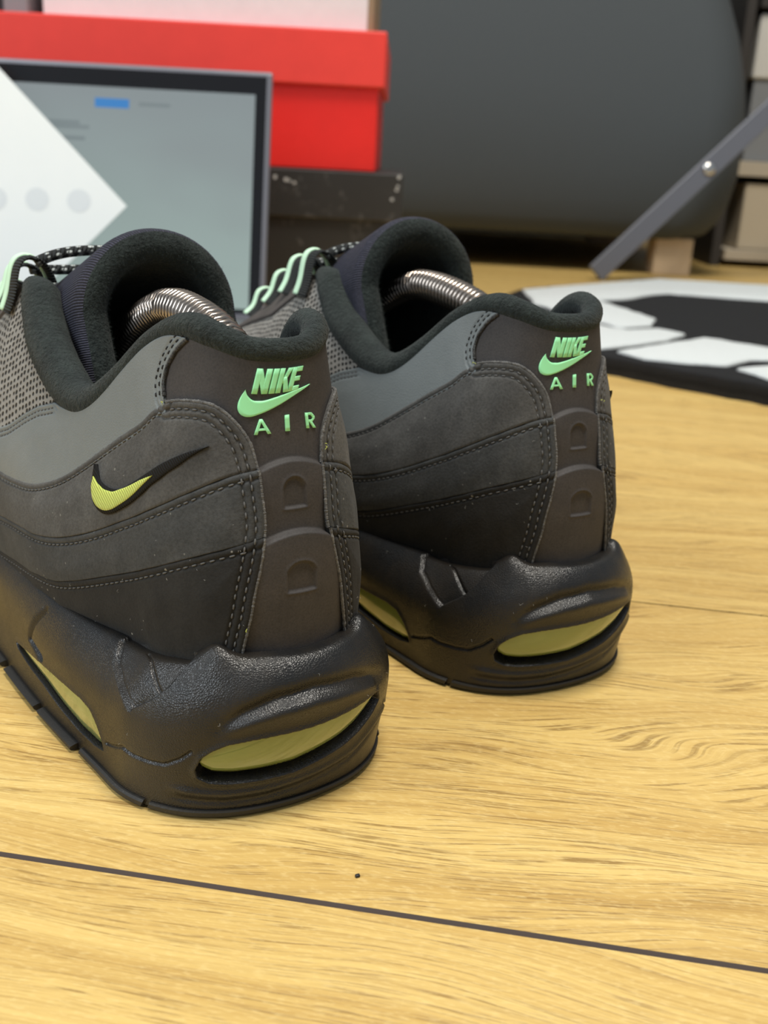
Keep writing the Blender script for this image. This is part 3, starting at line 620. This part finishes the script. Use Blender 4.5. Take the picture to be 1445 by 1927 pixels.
def quad_grid(corners, nx=5, ny=5):
    a, b = np.meshgrid(np.linspace(0, 1, nx), np.linspace(0, 1, ny), indexing='ij'); a, b = a[..., None], b[..., None]
    c = np.asarray(corners, float)
    return c[0] * (1 - a) * (1 - b) + c[1] * a * (1 - b) + c[2] * a * b + c[3] * (1 - a) * b
GLYPH = {  # strokes as quads in a unit box: bottom-left, bottom-right, top-right, top-left
 'N': [[(0, 0), (.36, 0), (.36, 1), (0, 1)], [(.0, 1), (.64, 0), (1, 0), (.36, 1)], [(.64, 0), (1, 0), (1, 1), (.64, 1)]],
 'I': [[(0, 0), (1, 0), (1, 1), (0, 1)]],
 'K': [[(0, 0), (.36, 0), (.36, 1), (0, 1)], [(.28, .36), (.50, .40), (1.02, 1), (.64, 1)], [(.36, .62), (.62, 0), (1.02, 0), (.62, .66)]],
 'E': [[(0, 0), (.42, 0), (.42, 1), (0, 1)], [(.38, 0), (1, 0), (1, .2), (.38, .2)], [(.38, .41), (.92, .41), (.92, .6), (.38, .6)], [(.38, .8), (1, .8), (1, 1), (.38, 1)]],
 'A': [[(0, 0), (.2, 0), (.58, 1), (.42, 1)], [(.8, 0), (1, 0), (.58, 1), (.42, 1)], [(.2, .24), (.8, .24), (.74, .38), (.26, .38)]],
 'R': [[(0, 0), (.26, 0), (.26, 1), (0, 1)], [(.2, .84), (.62, .84), (.66, 1), (.2, 1)], [(.6, .84), (.74, .72), (.98, .76), (.66, 1)], [(.74, .6), (.98, .6), (.98, .77), (.74, .72)],
       [(.6, .54), (.66, .4), (.98, .61), (.74, .62)], [(.2, .4), (.66, .4), (.62, .55), (.2, .55)], [(.34, .44), (.74, 0), (1, 0), (.6, .46)]]}
def glyph_uv(ch, frame, x0=0., x1=1.):
    fr = np.asarray(frame, float); out = []
    for q in GLYPH[ch]:
        q = [(x0 + (x1 - x0) * x, y) for x, y in q]; g = quad_grid(q)
        a, b = g[..., :1], g[..., 1:]
        out.append(fr[0] * (1 - a) * (1 - b) + fr[1] * a * (1 - b) + fr[2] * a * b + fr[3] * (1 - a) * b)
    return out
def ruled_uv(lo, hi, n=60, m=7):
    lo, hi = smooth_curve(lo, n, WUV, 1), smooth_curve(hi, n, WUV, 1); b = np.linspace(0, 1, m)[None, :, None]
    return lo[:, None] * (1 - b) + hi[:, None] * b
def ovl_height(uv): return .17

# ---- midsole relief (heights in cm on a dense grid)
mu = np.unique(np.round(np.r_[np.arange(-12, -6, .12), np.arange(-6, -2.4, .024), np.arange(-2.4, 2.4, .0125), np.arange(2.4, 3.6, .024), np.arange(3.6, 5.8, .012), np.arange(5.8, 6.6, .024), np.arange(6.6, 12.001, .12)], 4)); mv = np.unique(np.round(np.r_[np.linspace(.05, .24, 20), np.linspace(.24, .57, 90), np.linspace(.57, 1, 64)], 5))
MU, MV = np.meshgrid(mu, mv, indexing='ij'); Pm = mid.P(np.abs(MU), MV); Pm2 = mid.P(MU, MV); m_h = np.zeros(MU.shape)
AU = np.abs(MU)
near_ = AU < 6.5
def dcurve(name, P, n=300): return dist3(P, c3d(mid, smooth_curve(TR[name], n, (1.2, 4.4), 1)))
airR = np.array(TR['airR']); airS = np.array(TR['airS'])
def closed(c, n=400): return resample(np.vstack([c, c[:1]]), n, (1.2, 4.4))
sdR = np.full(MU.shape, -9.); k_ = AU < 2.6; sdR[k_] = dist3(Pm2[k_], c3d(mid, closed(airR))); sdR[k_] *= np.where(inside(MU[k_], MV[k_], closed(airR)), 1, -1)
sdS = np.full(MU.shape, -9.); k_ = (AU > 3) & (AU < 6.4); sdS[k_] = dist3(Pm[k_], c3d(mid, closed(airS))); sdS[k_] *= np.where(inside(AU[k_], MV[k_], closed(airS)), 1, -1)
win = np.maximum(sstep(sdR, -.03, .06), sstep(sdS, -.03, .06))
g = np.zeros(MU.shape)
k_ = AU < 3
fade = sstep(1.75 - AU, 0, .6)
g[k_] += (-.13 * np.exp(-(dcurve('groove', Pm2[k_]) / .16) ** 2) + .09 * np.exp(-(dcurve('ridge', Pm2[k_]) / .17) ** 2)) * (.25 + .75 * fade[k_])
k_ = (AU > 1.5) & (AU < 6.4)
g[k_] += -.13 * np.exp(-(dcurve('Fg', Pm[k_]) / .085) ** 2) - .05 * np.exp(-(dcurve('split', Pm[k_]) / .035) ** 2)
Vp = TR['Va'] + TR['Vc'][::-1] + [(2.12, .93), (2.3, .99), (4.05, .99)]
dVa, dVc, dVb = (np.full(MU.shape, 9.) for _ in range(3)); k_ = (AU > 1.5) & (AU < 5)
dVa[k_] = dcurve('Va', Pm[k_]); dVc[k_] = dcurve('Vc', Pm[k_]); dVb[k_] = dcurve('Vb', Pm[k_])
inV = inside(AU, MV, np.array(Vp)).astype(float)
soft = sstep(np.minimum(dVa, dVc), 0, .05)
tt = dVa / (dVa + dVc + 1e-6)
g -= inV * soft * (.05 + .13 * tt)
g -= .05 * np.exp(-(dVa / .05) ** 2) + .05 * np.exp(-(dVb / .04) ** 2) * inV
lipv = np.interp(MU, [-2, -1.5, -.9, -.2, .5, 1.2, 1.8, 2.2], [.42, .38, .31, .27, .245, .24, .25, .26])
g += .06 * np.exp(-((MV - lipv) / .022) ** 2) * sstep(2.3 - AU, 0, .5) - .05 * np.exp(-((MV - lipv + .055) / .02) ** 2) * sstep(2.3 - AU, 0, .5)
g += .05 * np.exp(-(sdR / .10) ** 2) * (sdR < 0) + .03 * np.exp(-(sdS / .10) ** 2) * (sdS < 0)
m_h = g * (1 - win) - .42 * win
m_up = .24 * np.exp(-((AU - 1.78) / .30) ** 2) * sstep(MV, .72, .95)        # the raised corner beside the heel stripe
midsole_P = Pm2 + mid.N(MU, MV) * m_h[..., None] + np.array([0, 0, 1.]) * m_up[..., None]

def strip_uv(poly, uL, uR, nu=70, nv=14, lo=.06, hi=.015):
    """area inside an outline as a grid: u from uL to uR, v between its lower and upper border"""
    us = np.linspace(uL, uR, nu); C = closed(np.asarray(poly), 800); T = []; B = []
    for x in us:
        s = []
        for a, b in zip(C[:-1], C[1:]):
            if (a[0] - x) * (b[0] - x) <= 0 and a[0] != b[0]: s.append(a[1] + (b[1] - a[1]) * (x - a[0]) / (b[0] - a[0]))
        s = s or [np.nan]; T.append(max(s)); B.append(min(s))
    T, B = np.array(T), np.array(B); ok = ~np.isnan(T); o = np.argsort(us[ok]); T = np.interp(us, us[ok][o], T[ok][o]); B = np.interp(us, us[ok][o], B[ok][o])
    b = np.linspace(0, 1, nv)
    v = (B + lo)[:, None] * (1 - b) + np.maximum(T + hi, B + lo + .01)[:, None] * b
    return np.stack([np.broadcast_to(us[:, None], v.shape), v], -1), b

def build_shoe(name, loc, yaw, lateral, label, loopset, tsh=(0., 0., 0.)):
    root = empty(name, loc, yaw); props(root, label, 'shoe')
    # -- base shell, lining and insole
    u = np.linspace(-12, 12, 193); v = np.linspace(0, 1, 34); uv = np.stack(np.meshgrid(u, v, indexing='ij'), -1)
    V, Fc, _ = surf_mesh(up, uv, np.full(uv.shape[:2], -.02)); mesh_obj('upper_shell', V, Fc, MAT['suede_mid'], root)
    V, Fc, G = surf_mesh(up, uv, np.full(uv.shape[:2], -.32)); mesh_obj('lining', V, Fc[:, ::-1], MAT['lining'], root)
    ring = G[:-1, 3]; mesh_obj('insole', ring - np.array([0, 0, .0]), [list(range(len(ring)))], MAT['lining'], root, False)
    # -- heel tab and stripe: one moulded piece with two stepped plates and their D-shaped dents
    uv = np.stack(np.meshgrid(np.linspace(-3.7, 3.7, 260), np.linspace(.02, .998, 300), indexing='ij'), -1); U_, V_ = uv[..., 0], uv[..., 1]
    def ridge(nm): c = np.array(TR[nm]); q = np.polyfit(c[:, 0], c[:, 1], 2); q[1] = 0; return np.polyval(q, np.clip(U_, -1.3, 1.3))
    r1, r2 = ridge('D1ridge'), ridge('D2ridge'); h = np.zeros(U_.shape)
    for r, end, amp in ((r1, r2, .12), (r2, np.full_like(r2, -.05), .16)):
        x = (r - V_); h += amp * sstep(x, -.002, .016) * (1 - .75 * sstep(x, .03, float(np.mean(r - end)))) * (x > -.01)
    Pst = c3d(up, uv)
    for nm, sc in (('D1win', .055), ('D2win', .055)):
        w = np.array(TR[nm]); cx, w0, w1 = 0., (abs(w[0, 0]) + abs(w[-1, 0])) / 2, w[2, 1] - w[0, 1]; vb, vt = (w[0, 1] + w[-1, 1]) / 2, w[2, 1]
        ar = np.linspace(0, np.pi, 40); dome = [(w0 * np.cos(a), vt - (vt - vb) * .45 + (vt - vb) * .45 * np.sin(a)) for a in ar]
        pl = np.array(dome + [(-w0, vb), (w0, vb)]); sd = dist3(Pst, c3d(up, resample(np.vstack([pl, pl[:1]]), 300, WUV))) * np.where(inside(U_, V_, pl), 1, -1)
        h -= sc * sstep(sd, -.03, .05); h += .02 * np.exp(-(sd / .05) ** 2) * (sd < 0)
    edge = np.abs(U_) < 1.0
    V, Fc, _ = surf_mesh(up, uv, h); mesh_obj('heel_tab', V, Fc, MAT['nubuck_tab'], root)
    # -- panels on both sides
    st = []; st2 = []
    for sg in (1, -1):
        mir = sg < 0
        V, Fc, _ = surf_mesh(up, g_uv, g_h, -.02, mir); mesh_obj('side_panel', V, Fc[:, ::-1], MAT['grey_leather'], root)
        for nm, mt, (uvp, hp), top, hb in OV:
            V, Fc, _ = surf_mesh(up, uvp, hp, -.02, mir); mesh_obj(nm, V, Fc[:, ::-1], MAT[mt], root)
            # cut suede edges along the heel
        for sl, hb in ((EC[:iE2 + 1], .07), (EC[iE2:iE3 + 1], .12), (EC[iE3:], .18)):
            c = resample(sl, 120, WUV); pth = c3d(up, c) + up.N(c[:, 0], c[:, 1]) * hb; pth[:, 0] *= sg
            V, Fc, _ = tube(pth, .034 + rng.normal(0, .004, 120), 8, False); mesh_obj('cut_edge', V, Fc, MAT['edge_suede'], root)
        c = resample(GE, 90, WUV); pth = c3d(up, c) + up.N(c[:, 0], c[:, 1]) * .035; pth[:, 0] *= sg
        V, Fc, _ = tube(pth, .04 + rng.normal(0, .005, 90), 8, False); mesh_obj('cut_edge', V, Fc, MAT['edge_dark'], root)
        # open mesh window in front of the ankle
        bt = np.array([(9.2, .42), (7.2, .46), (6.32, .58)] + [tuple(p) for p in meshline[1:]]); tp = np.array([(9.2, .97), (7.5, .985), (6.5, .99), (5.9, .99), (5.45, .985)])
        muv = coons(bt, tp, np.array([bt[0], tp[0]]), np.array([bt[-1], tp[-1]]), np.linspace(0, 1, 60), np.linspace(0, 1, 30))
        V, Fc, _ = surf_mesh(up, muv, np.full(muv.shape[:2], .035), None, mir)
        s = V.reshape(60, 30, 3); lu = np.r_[0, np.cumsum(np.linalg.norm(np.diff(s[:, 15], axis=0), axis=1))]; lv = np.linalg.norm(np.diff(s, axis=1), axis=2); lv = np.concatenate([np.zeros((60, 1)), np.cumsum(lv, 1)], 1)
        mesh_obj('mesh_panel', V, Fc[:, ::-1] if not mir else Fc[:, ::-1], MAT['shoe_mesh'], root, uv=np.stack([np.broadcast_to(lu[:, None], lv.shape), lv], -1).reshape(-1, 2))
        suv = np.stack(np.meshgrid(np.linspace(7.0, 10.9, 70), np.linspace(.80, .998, 14), indexing='ij'), -1); suv[..., 1] = 1 - (1 - suv[..., 1]) * np.interp(suv[..., 0], [7.0, 7.6, 10.9], [.35, 1, 1])
        V, Fc, _ = surf_mesh(up, suv, np.full(suv.shape[:2], .11), -.02, mir); mesh_obj('eyestay', V, Fc[:, ::-1], MAT['stay'], root)
        for nm, mt, (uvp, hp), top, hb in OV:
            c = resample(top[top[:, 0] < 7.5], 160, WUV); c = offset_uv(up, c, -.17)
            c = c[dist3(c3d(up, c), EC3) > .25]
            a = stitches(up, c, hb - .015); st.append((a[0] * np.array([sg, 1, 1]), a[1]))
        for r in (.17, .34):
            c = offset_uv(up, resample(EC[4:-6], 260, WUV), -r); hh = .11
            j3, j2 = at_curve(c, EC[iE3]), at_curve(c, EC[iE2])
            for sl, hb in ((slice(0, j2), .11), (slice(j2, j3), .17), (slice(j3, None), .23)):
                a = stitches(up, c[sl], hb - .015); st.append((a[0] * np.array([sg, 1, 1]), a[1]))
        for r in (.13, .25):
            a = stitches(up, offset_uv(up, resample(GE, 60, WUV), -r), .05, .17, .11); st2.append((a[0] * np.array([sg, 1, 1]), a[1]))
            a = stitches(up, offset_uv(up, resample(meshline, 60, WUV), -r), .05, .17, .11); st.append((a[0] * np.array([sg, 1, 1]), a[1]))
    V, Fc = merge(st); props(mesh_obj('stitching', V, Fc, MAT['stitch'], root), kind='stuff')
    V, Fc = merge(st2); props(mesh_obj('stitching', V, Fc, MAT['stitch_black'], root), kind='stuff')
    tuv = np.stack(np.meshgrid(np.linspace(9.2, 14.8, 120), np.linspace(0, .55, 24), indexing='ij'), -1)
    V, Fc, _ = surf_mesh(up, tuv, np.full(tuv.shape[:2], .2), -.02); mesh_obj('toe_cap', V, Fc, MAT['suede_black'], root)
    # -- embroidered check mark on the lateral side
    sw, si = TR['swoosh'], TR['swooshIn']
    for nm, lo, hi, hh, mt in (('side_mark_border', sw[:12], [sw[0]] + sw[:11:-1], .20, 'thread_black'), ('side_mark', si[:9], [si[0]] + si[:8:-1] + [si[8]], .225, 'thread_green')):
        if nm == 'side_mark_border': hi = [sw[0]] + sw[12:][::-1] + [sw[11]]
        uvp = ruled_uv(lo, hi, 80, 9); b = np.linspace(-1, 1, 9); hp = np.broadcast_to(hh + .025 * np.sqrt(1 - .9 * b * b)[None], uvp.shape[:2])
        V, Fc, _ = surf_mesh(up, uvp, hp, .05, lateral > 0); o = mesh_obj(nm, V, Fc, MAT[mt], root)
        me = o.data; bm = bmesh.new(); bm.from_mesh(me); bmesh.ops.recalc_face_normals(bm, faces=bm.faces[:]); bm.to_mesh(me); bm.free()
    # -- print on the heel tab
    pr = []
    for ch, x0, x1 in (('N', 0, .315), ('I', .345, .46), ('K', .485, .77), ('E', .765, 1.)):
        for q in glyph_uv(ch, TR['NIKE'], x0, x1): pr.append(surf_mesh(up, q, np.full(q.shape[:2], .035), -.01)[:2])
    V, Fc = merge(pr); o = mesh_obj('tab_word', V, Fc, MAT['mint'], root, False)
    q = ruled_uv(TR['tab_low'], TR['tab_up'], 70, 7); V, Fc, _ = surf_mesh(up, q, np.full(q.shape[:2], .035), -.01); mesh_obj('tab_check_mark', V, Fc, MAT['mint'], root, False)
    for ch in 'AIR':
        V, Fc = merge([surf_mesh(up, q, np.full(q.shape[:2], .03), -.01)[:2] for q in glyph_uv(ch, TR[ch])]); mesh_obj('tab_letter', V, Fc, MAT['mint'], root, False)
    # -- collar roll
    cu = np.linspace(-6.95, 6.95, 260); a = np.abs(cu)
    r = np.interp(a, [0, 1, 2, 3, 3.8, 4.4, 5, 5.5, 6.2, 6.7, 6.95], [.27, .27, .30, .32, .29, .30, .44, .52, .56, .52, .30])
    P = up.P(cu, np.ones_like(cu)); N = up.N(cu, np.full_like(cu, .97)); N[:, 2] *= .3; N /= np.linalg.norm(N, axis=1, keepdims=True)
    path = P - N * (r * .72)[:, None] + np.array([0, 0, 1.]) * (r * .30)[:, None]
    V, Fc, uvt = tube(path, r, 22); col = mesh_obj('collar', V, Fc, MAT['fleece'], root, uv=uvt)
    Fq = np.array([f for f in Fc if len(f) == 4])
    T, Tf = fibres(V, Fq, 24000, .075, .0050); props(mesh_obj('collar_pile', T, Tf, MAT['fleece_pile'], root), kind='stuff')
    # -- tongue: padded arch, knit outside, fleece rim and inside
    na = 61; aa = np.linspace(-1, 1, na); ss = np.linspace(0, 1, 26)
    def M_(s):
        w = 1.78 - .25 * s; z1 = 9.15 - 2.6 * s; y = 9.75 + 8.6 * s; x = np.where(np.abs(aa) > .56, np.sign(aa) * w, w * np.sin(np.pi / 2 * np.clip(aa / .56, -1, 1)))
        k = np.clip((np.abs(aa) - .56) / .44, 0, 1); z = np.where(k > 0, z1 - k * 3.0, z1 + (1.75 - .9 * s) * np.cos(np.pi / 2 * np.clip(aa / .56, -1, 1)))
        return np.stack([x + tsh[0] * (1 - s), y - 1.35 * k - .35 * np.abs(aa) + tsh[1], z + tsh[2] * (1 - s)], -1)
    Ms = np.array([M_(s) for s in ss]); dA = np.gradient(Ms, axis=1); dS = np.gradient(Ms, axis=0)
    Nn = np.cross(dS, dA); Nn /= np.linalg.norm(Nn, axis=-1, keepdims=True); Nn *= np.sign((Nn[:, na // 2, 2]))[:, None, None]
    bk = -dS[0] / np.linalg.norm(dS[0], axis=1, keepdims=True); Th = .44
    outer = [Ms[k] + Nn[k] * Th for k in range(len(ss) - 1, -1, -1)]
    rim = [Ms[0] + Th * (np.cos(f) * Nn[0] + np.sin(f) * bk) for f in np.linspace(0, np.pi, 15)[1:-1]]
    inner = [Ms[k] - Nn[k] * Th for k in range(0, len(ss))]
    rows = np.array(outer + rim + inner); nk = len(ss) + 3; L_ = np.r_[0, np.cumsum(np.linalg.norm(np.diff(Ms[0], axis=0), axis=1))]
    def part(nm, R_, mt):
        V = R_.reshape(-1, 3); nr = len(R_); Fc = grid_faces(nr, na)
        lr = np.r_[0, np.cumsum(np.linalg.norm(np.diff(R_[:, na // 2], axis=0), axis=1))]
        o = mesh_obj(nm, V, Fc, MAT[mt], root, uv=np.stack(np.broadcast_arrays(L_[None], lr[:, None]), -1).reshape(-1, 2))
        return V, Fc
    part('tongue_cover', rows[:nk + 1], 'navy_knit'); V, Fc = part('tongue', rows[nk:], 'fleece')
    n_ = np.cross(V[Fc[:, 2]] - V[Fc[:, 0]], V[Fc[:, 3]] - V[Fc[:, 1]]); flip = (n_[: (na - 1) * 4].mean(0)[1] > 0)
    T, Tf = fibres(V, Fc[:, ::-1] if flip else Fc, 18000, .07, .0050, keep=lambda c: (c[:, 1] < 11.5).astype(float)); props(mesh_obj('tongue_pile', T, Tf, MAT['fleece_pile'], root), kind='stuff')
    # -- webbing loops and laces
    for k, (yy, uu) in enumerate(loopset):
        for sg in (1, -1):
            Tp = up.P(uu, 1.); us_ = np.linspace(uu - 1.2, uu + .1, 60); Pq = up.P(us_, np.full(60, .90)); ub = us_[np.argmin(np.abs(Pq[:, 1] - Tp[1] + .1))]; um = uu * .35 + ub * .65
            E_ = up.P(ub, .90) + up.N(ub, .90) * .16
            pts = np.array([E_, up.P(um, .96) + up.N(um, .96) * .20, Tp + np.array([-.22, 0, .36]), Tp + np.array([-.10, .03, .72]), Tp + np.array([.30, .05, .80]), Tp + np.array([.65, .03, .5]), Tp + np.array([.78, 0, .1])])
            pth = smooth_curve(pts, 40); pth[:, 0] *= sg
            V, Fc, uvt = tube(pth, .30, 10, True, (1., .2), up=(sg * -1., 0, .3)); lo = mesh_obj('lace_loop', V, Fc, MAT['webbing'], root, uv=uvt)
            V, Fc, uvt = tube(pth + np.array([-.02 * sg, .42, .02]), .17, 8, True, (1., .4), up=(sg * -1., 0, .3)); mesh_obj('loop_trim', V, Fc, MAT['mint_pale'], lo)
        Tp = up.P(uu, 1.); k_ = (Tp[1] - 9.75) / 8.6; zt = 9.15 - 2.6 * k_ + 1.75 - .9 * k_ + .62
        xs = np.linspace(-1, 1, 41); w = abs(Tp[0]) - .35
        pth = np.stack([xs * w, np.full(41, Tp[1]), Tp[2] + .62 + (zt - Tp[2] - .62) * (1 - np.abs(xs) ** 3.2)], -1)
        V, Fc, uvt = tube(pth, .20, 10, True, (1., .7)); mesh_obj('lace', V, Fc, MAT['lace'], root, uv=uvt)
    # -- midsole, air units, outsole
    mesh_obj('midsole', midsole_P.reshape(-1, 3), grid_faces(*MU.shape), MAT['midsole'], root)
    uvp, b = strip_uv(airR, 1.72, -1.48, lo=.036, hi=.02); hp = -.12 + .10 * np.sin(np.pi * np.clip(b * .75, 0, 1)) ** .7
    V, Fc, _ = surf_mesh(mid, uvp, np.broadcast_to(hp[None], uvp.shape[:2]), -.5); mesh_obj('heel_air_unit', V, Fc[:, ::-1], MAT['air_unit'], root)
    for sg in (1, -1):
        uvp, b = strip_uv(airS, 5.50, 3.84, lo=.012, hi=.02); hp = -.10 + .085 * np.sin(np.pi * np.clip(b * .8, 0, 1)) ** .7
        V, Fc, _ = surf_mesh(mid, uvp, np.broadcast_to(hp[None], uvp.shape[:2]), -.5, sg < 0); mesh_obj('side_air_unit', V, Fc[:, ::-1] if sg > 0 else Fc[:, ::-1], MAT['air_unit'], root)
    ru = np.linspace(-12, 12, 121)[:-1]; top_r = mid.P(ru, np.full_like(ru, .05)) ; low_r = top_r.copy(); low_r[:, 2] = np.maximum(.12, low_r[:, 2] - .05)
    Vv = np.vstack([top_r, low_r]); n = len(ru); Ff = [[i, i + n, (i + 1) % n + n, (i + 1) % n] for i in range(n)] + [list(range(2 * n - 1, n - 1, -1))]
    mesh_obj('sole_plate', Vv, Ff, MAT['outsole'], root, False)
    segs = [(-2.5, 2.5)]
    for s in (1, -1): segs += [tuple(sorted((s * a, s * b))) for a, b in ((2.62, 4.28), (4.36, 4.95), (5.02, 5.7), (5.8, 6.6), (6.7, 7.6), (7.7, 8.6), (8.7, 9.6), (9.7, 10.7), (10.8, 11.9))]
    for a, b in segs:
        us = np.linspace(a, b, max(6, int((b - a) * 16))); o_ = np.ones_like(us)
        hv = .125 if abs(a + b) < .1 else .13; ob = .07 if abs(a + b) < .1 else (.10 if max(abs(a), abs(b)) < 4.3 else .20)
        N = mid.N(us, .06 * o_); N[:, 2] = 0; N /= np.linalg.norm(N, axis=1, keepdims=True)
        z = lambda X, dz: np.concatenate([X[:, :2], np.maximum(X[:, 2:] * 0 + dz, 0) + lift(X[:, 1:2])], 1)
        B0 = mid.P(us, 0 * o_); Tt = mid.P(us, hv * o_)
        secs = [Tt - N * .4, Tt + N * .05, Tt + N * ob - np.array([0, 0, .04]), z(B0 + N * ob, .08), z(B0 + N * (ob - .04), .035), z(B0 - N * .35, 0.), z(B0 - N * 1.1, 0.), z(B0 - N * 1.1, .2)]
        G = np.stack(secs, 1); m = G.shape[1]; Fc = [list(f) for f in grid_faces(len(us), m)]
        Fc = [f[::-1] for f in Fc] + [list(range(m)), [len(us) * m - 1 - i for i in range(m)]]
        o = mesh_obj('tread_lug', G.reshape(-1, 3), Fc, MAT['outsole_scuffed'], root, False)
        bm = bmesh.new(); bm.from_mesh(o.data); bmesh.ops.recalc_face_normals(bm, faces=bm.faces[:]); bm.to_mesh(o.data); bm.free()
    # -- lint caught on the suede and the foam
    T = []
    def hair(p, n, ln, r):
        q = p + n * .03; dd = np.cross(n, rng.normal(0, 1, 3)); dd /= np.linalg.norm(dd); e = np.cross(n, dd)
        V, Fc, _ = tube(spline([q, q + dd * ln * .4 + e * rng.normal(0, .25) * ln + n * .03, q + dd * ln + e * rng.normal(0, .4) * ln], 9), r, 4, False); return V, Fc
    for _ in range(34):
        k = rng.integers(0, 3); uvp, hp = OV[k if rng.random() < .3 else 2][2]; i, j = rng.integers(20, uvp.shape[0] - 4), rng.integers(4, uvp.shape[1] - 4)
        s = 1 if rng.random() < .7 else -1; u_, v_ = uvp[i, j]; n = up.N(u_, v_); T.append(hair((up.P(u_, v_) + n * hp[i, j]) * np.array([s, 1, 1]), n * np.array([s, 1, 1]), rng.uniform(.02, .07), .0020))
    for _ in range(14):
        i, j = rng.integers(80, len(mu) - 80), rng.integers(60, len(mv) - 12); T.append(hair(midsole_P[i, j], mid.N(mu[i], mv[j]), rng.uniform(.03, .09), .0022))
    V, Fc = merge(T); props(mesh_obj('lint', V, Fc, MAT['lint_white'], root), kind='stuff')
    T = []
    for s, (u_, v_), n_ in ((1, EC[268], 3), (-1, EC[118], 2), (1, EC[2], 2)):
        for _ in range(n_): n = up.N(u_, v_); T.append(hair((up.P(u_, v_) + n * .16 + rng.normal(0, .03, 3)) * np.array([s, 1, 1]), n * np.array([s, 1, 1]), 0.05, .006))
    V, Fc = merge(T); props(mesh_obj('lint', V, Fc, MAT['lint_lime'], root), kind='stuff')
    return root
NEAR, FAR = (-1.300, 19.880, 0.5920), (5.420, 25.919, 0.5291)
LOOPS = [(12.0, 7.05), (13.7, 7.65), (15.2, 8.2), (16.8, 8.7)]
build_shoe('running_shoe', (NEAR[0], NEAR[1], 0), NEAR[2], -1, 'black and grey running shoe with a yellow-green check mark stitched on its side', LOOPS, (.42, 0., 0.))
build_shoe('running_shoe', (FAR[0], FAR[1], 0), FAR[2], 1, 'black and grey running shoe beside the rug, no mark on its visible side', LOOPS, (.05, .2, .32))
# ---- spring shoe trees
def shoe_tree(loc, yaw, dy, label):
    root = empty('shoe_tree', (loc[0], loc[1], 0), yaw); props(root, label, 'shoe tree', 'spring shoe trees')
    pts = spline([(.1, 2.9 + dy * .2, 7.4), (.1, 3.3 + dy * .4, 8.6), (.1, 4.6 + dy * .7, 9.3), (.1, 6.3 + dy, 9.62), (.1, 8.0 + dy, 9.55), (.1, 9.8 + dy, 8.9), (.1, 11.5 + dy, 7.9), (.1, 13. + dy, 6.8), (.1, 14.6 + dy, 5.6)], 400)
    L = np.r_[0, np.cumsum(np.linalg.norm(np.diff(pts, axis=0), axis=1))]; turns = L[-1] / .195; n = int(turns * 12)
    s = np.linspace(0, L[-1], n); C = np.stack([np.interp(s, L, pts[:, k]) for k in range(3)], -1); T = np.gradient(C, axis=0); T /= np.linalg.norm(T, axis=1, keepdims=True)
    X = np.tile([1., 0, 0], (n, 1)); Y = np.cross(T, X); Y /= np.linalg.norm(Y, axis=1, keepdims=True); th = np.linspace(0, 2 * np.pi * turns, n)[:, None]
    V, Fc, _ = tube(C + .41 * (X * np.cos(th) + Y * np.sin(th)), .086, 7, False); mesh_obj('spring', V, Fc, MAT['spring_steel'], root)
    # heel knob and toe block (turned shapes)
    def lathe(prof, c, d, nm):
        d = np.array(d, float); d /= np.linalg.norm(d); x = np.cross(d, [1., 0, 0.]); x /= np.linalg.norm(x); y = np.cross(d, x); a = np.linspace(0, 2 * np.pi, 20, endpoint=False)
        V = np.array([[np.array(c) + d * t + r * (x * np.cos(q) + y * np.sin(q)) for q in a] for t, r in prof]).reshape(-1, 3)
        mesh_obj(nm, V, grid_faces(len(prof), 20).tolist() + [[i * 20 + 19, i * 20, i * 20 + 20, i * 20 + 39] for i in range(len(prof) - 1)], MAT['tree_plastic'], root)
    lathe([(-.9, .05), (-.85, .5), (-.5, .85), (0, .95), (.4, .7), (.6, .45), (.65, .05)], (.1, 3.0 + dy * .2, 6.9), (0, .25, 1), 'heel_knob')
    lathe([(-.3, .05), (-.2, .6), (.6, 1.3), (2.4, 1.7), (4.6, 1.35), (6.0, .7), (6.4, .05)], (.1, 14.4 + dy, 5.4), (0, 1, -.28), 'toe_block')
plain('tree_plastic', (.02, .02, .02), .5)
shoe_tree(NEAR, NEAR[2], 0., 'coiled metal spring shoe tree inside the shoe with the stitched check mark')
shoe_tree(FAR, FAR[2], 1.8, 'coiled metal spring shoe tree inside the shoe beside the rug')
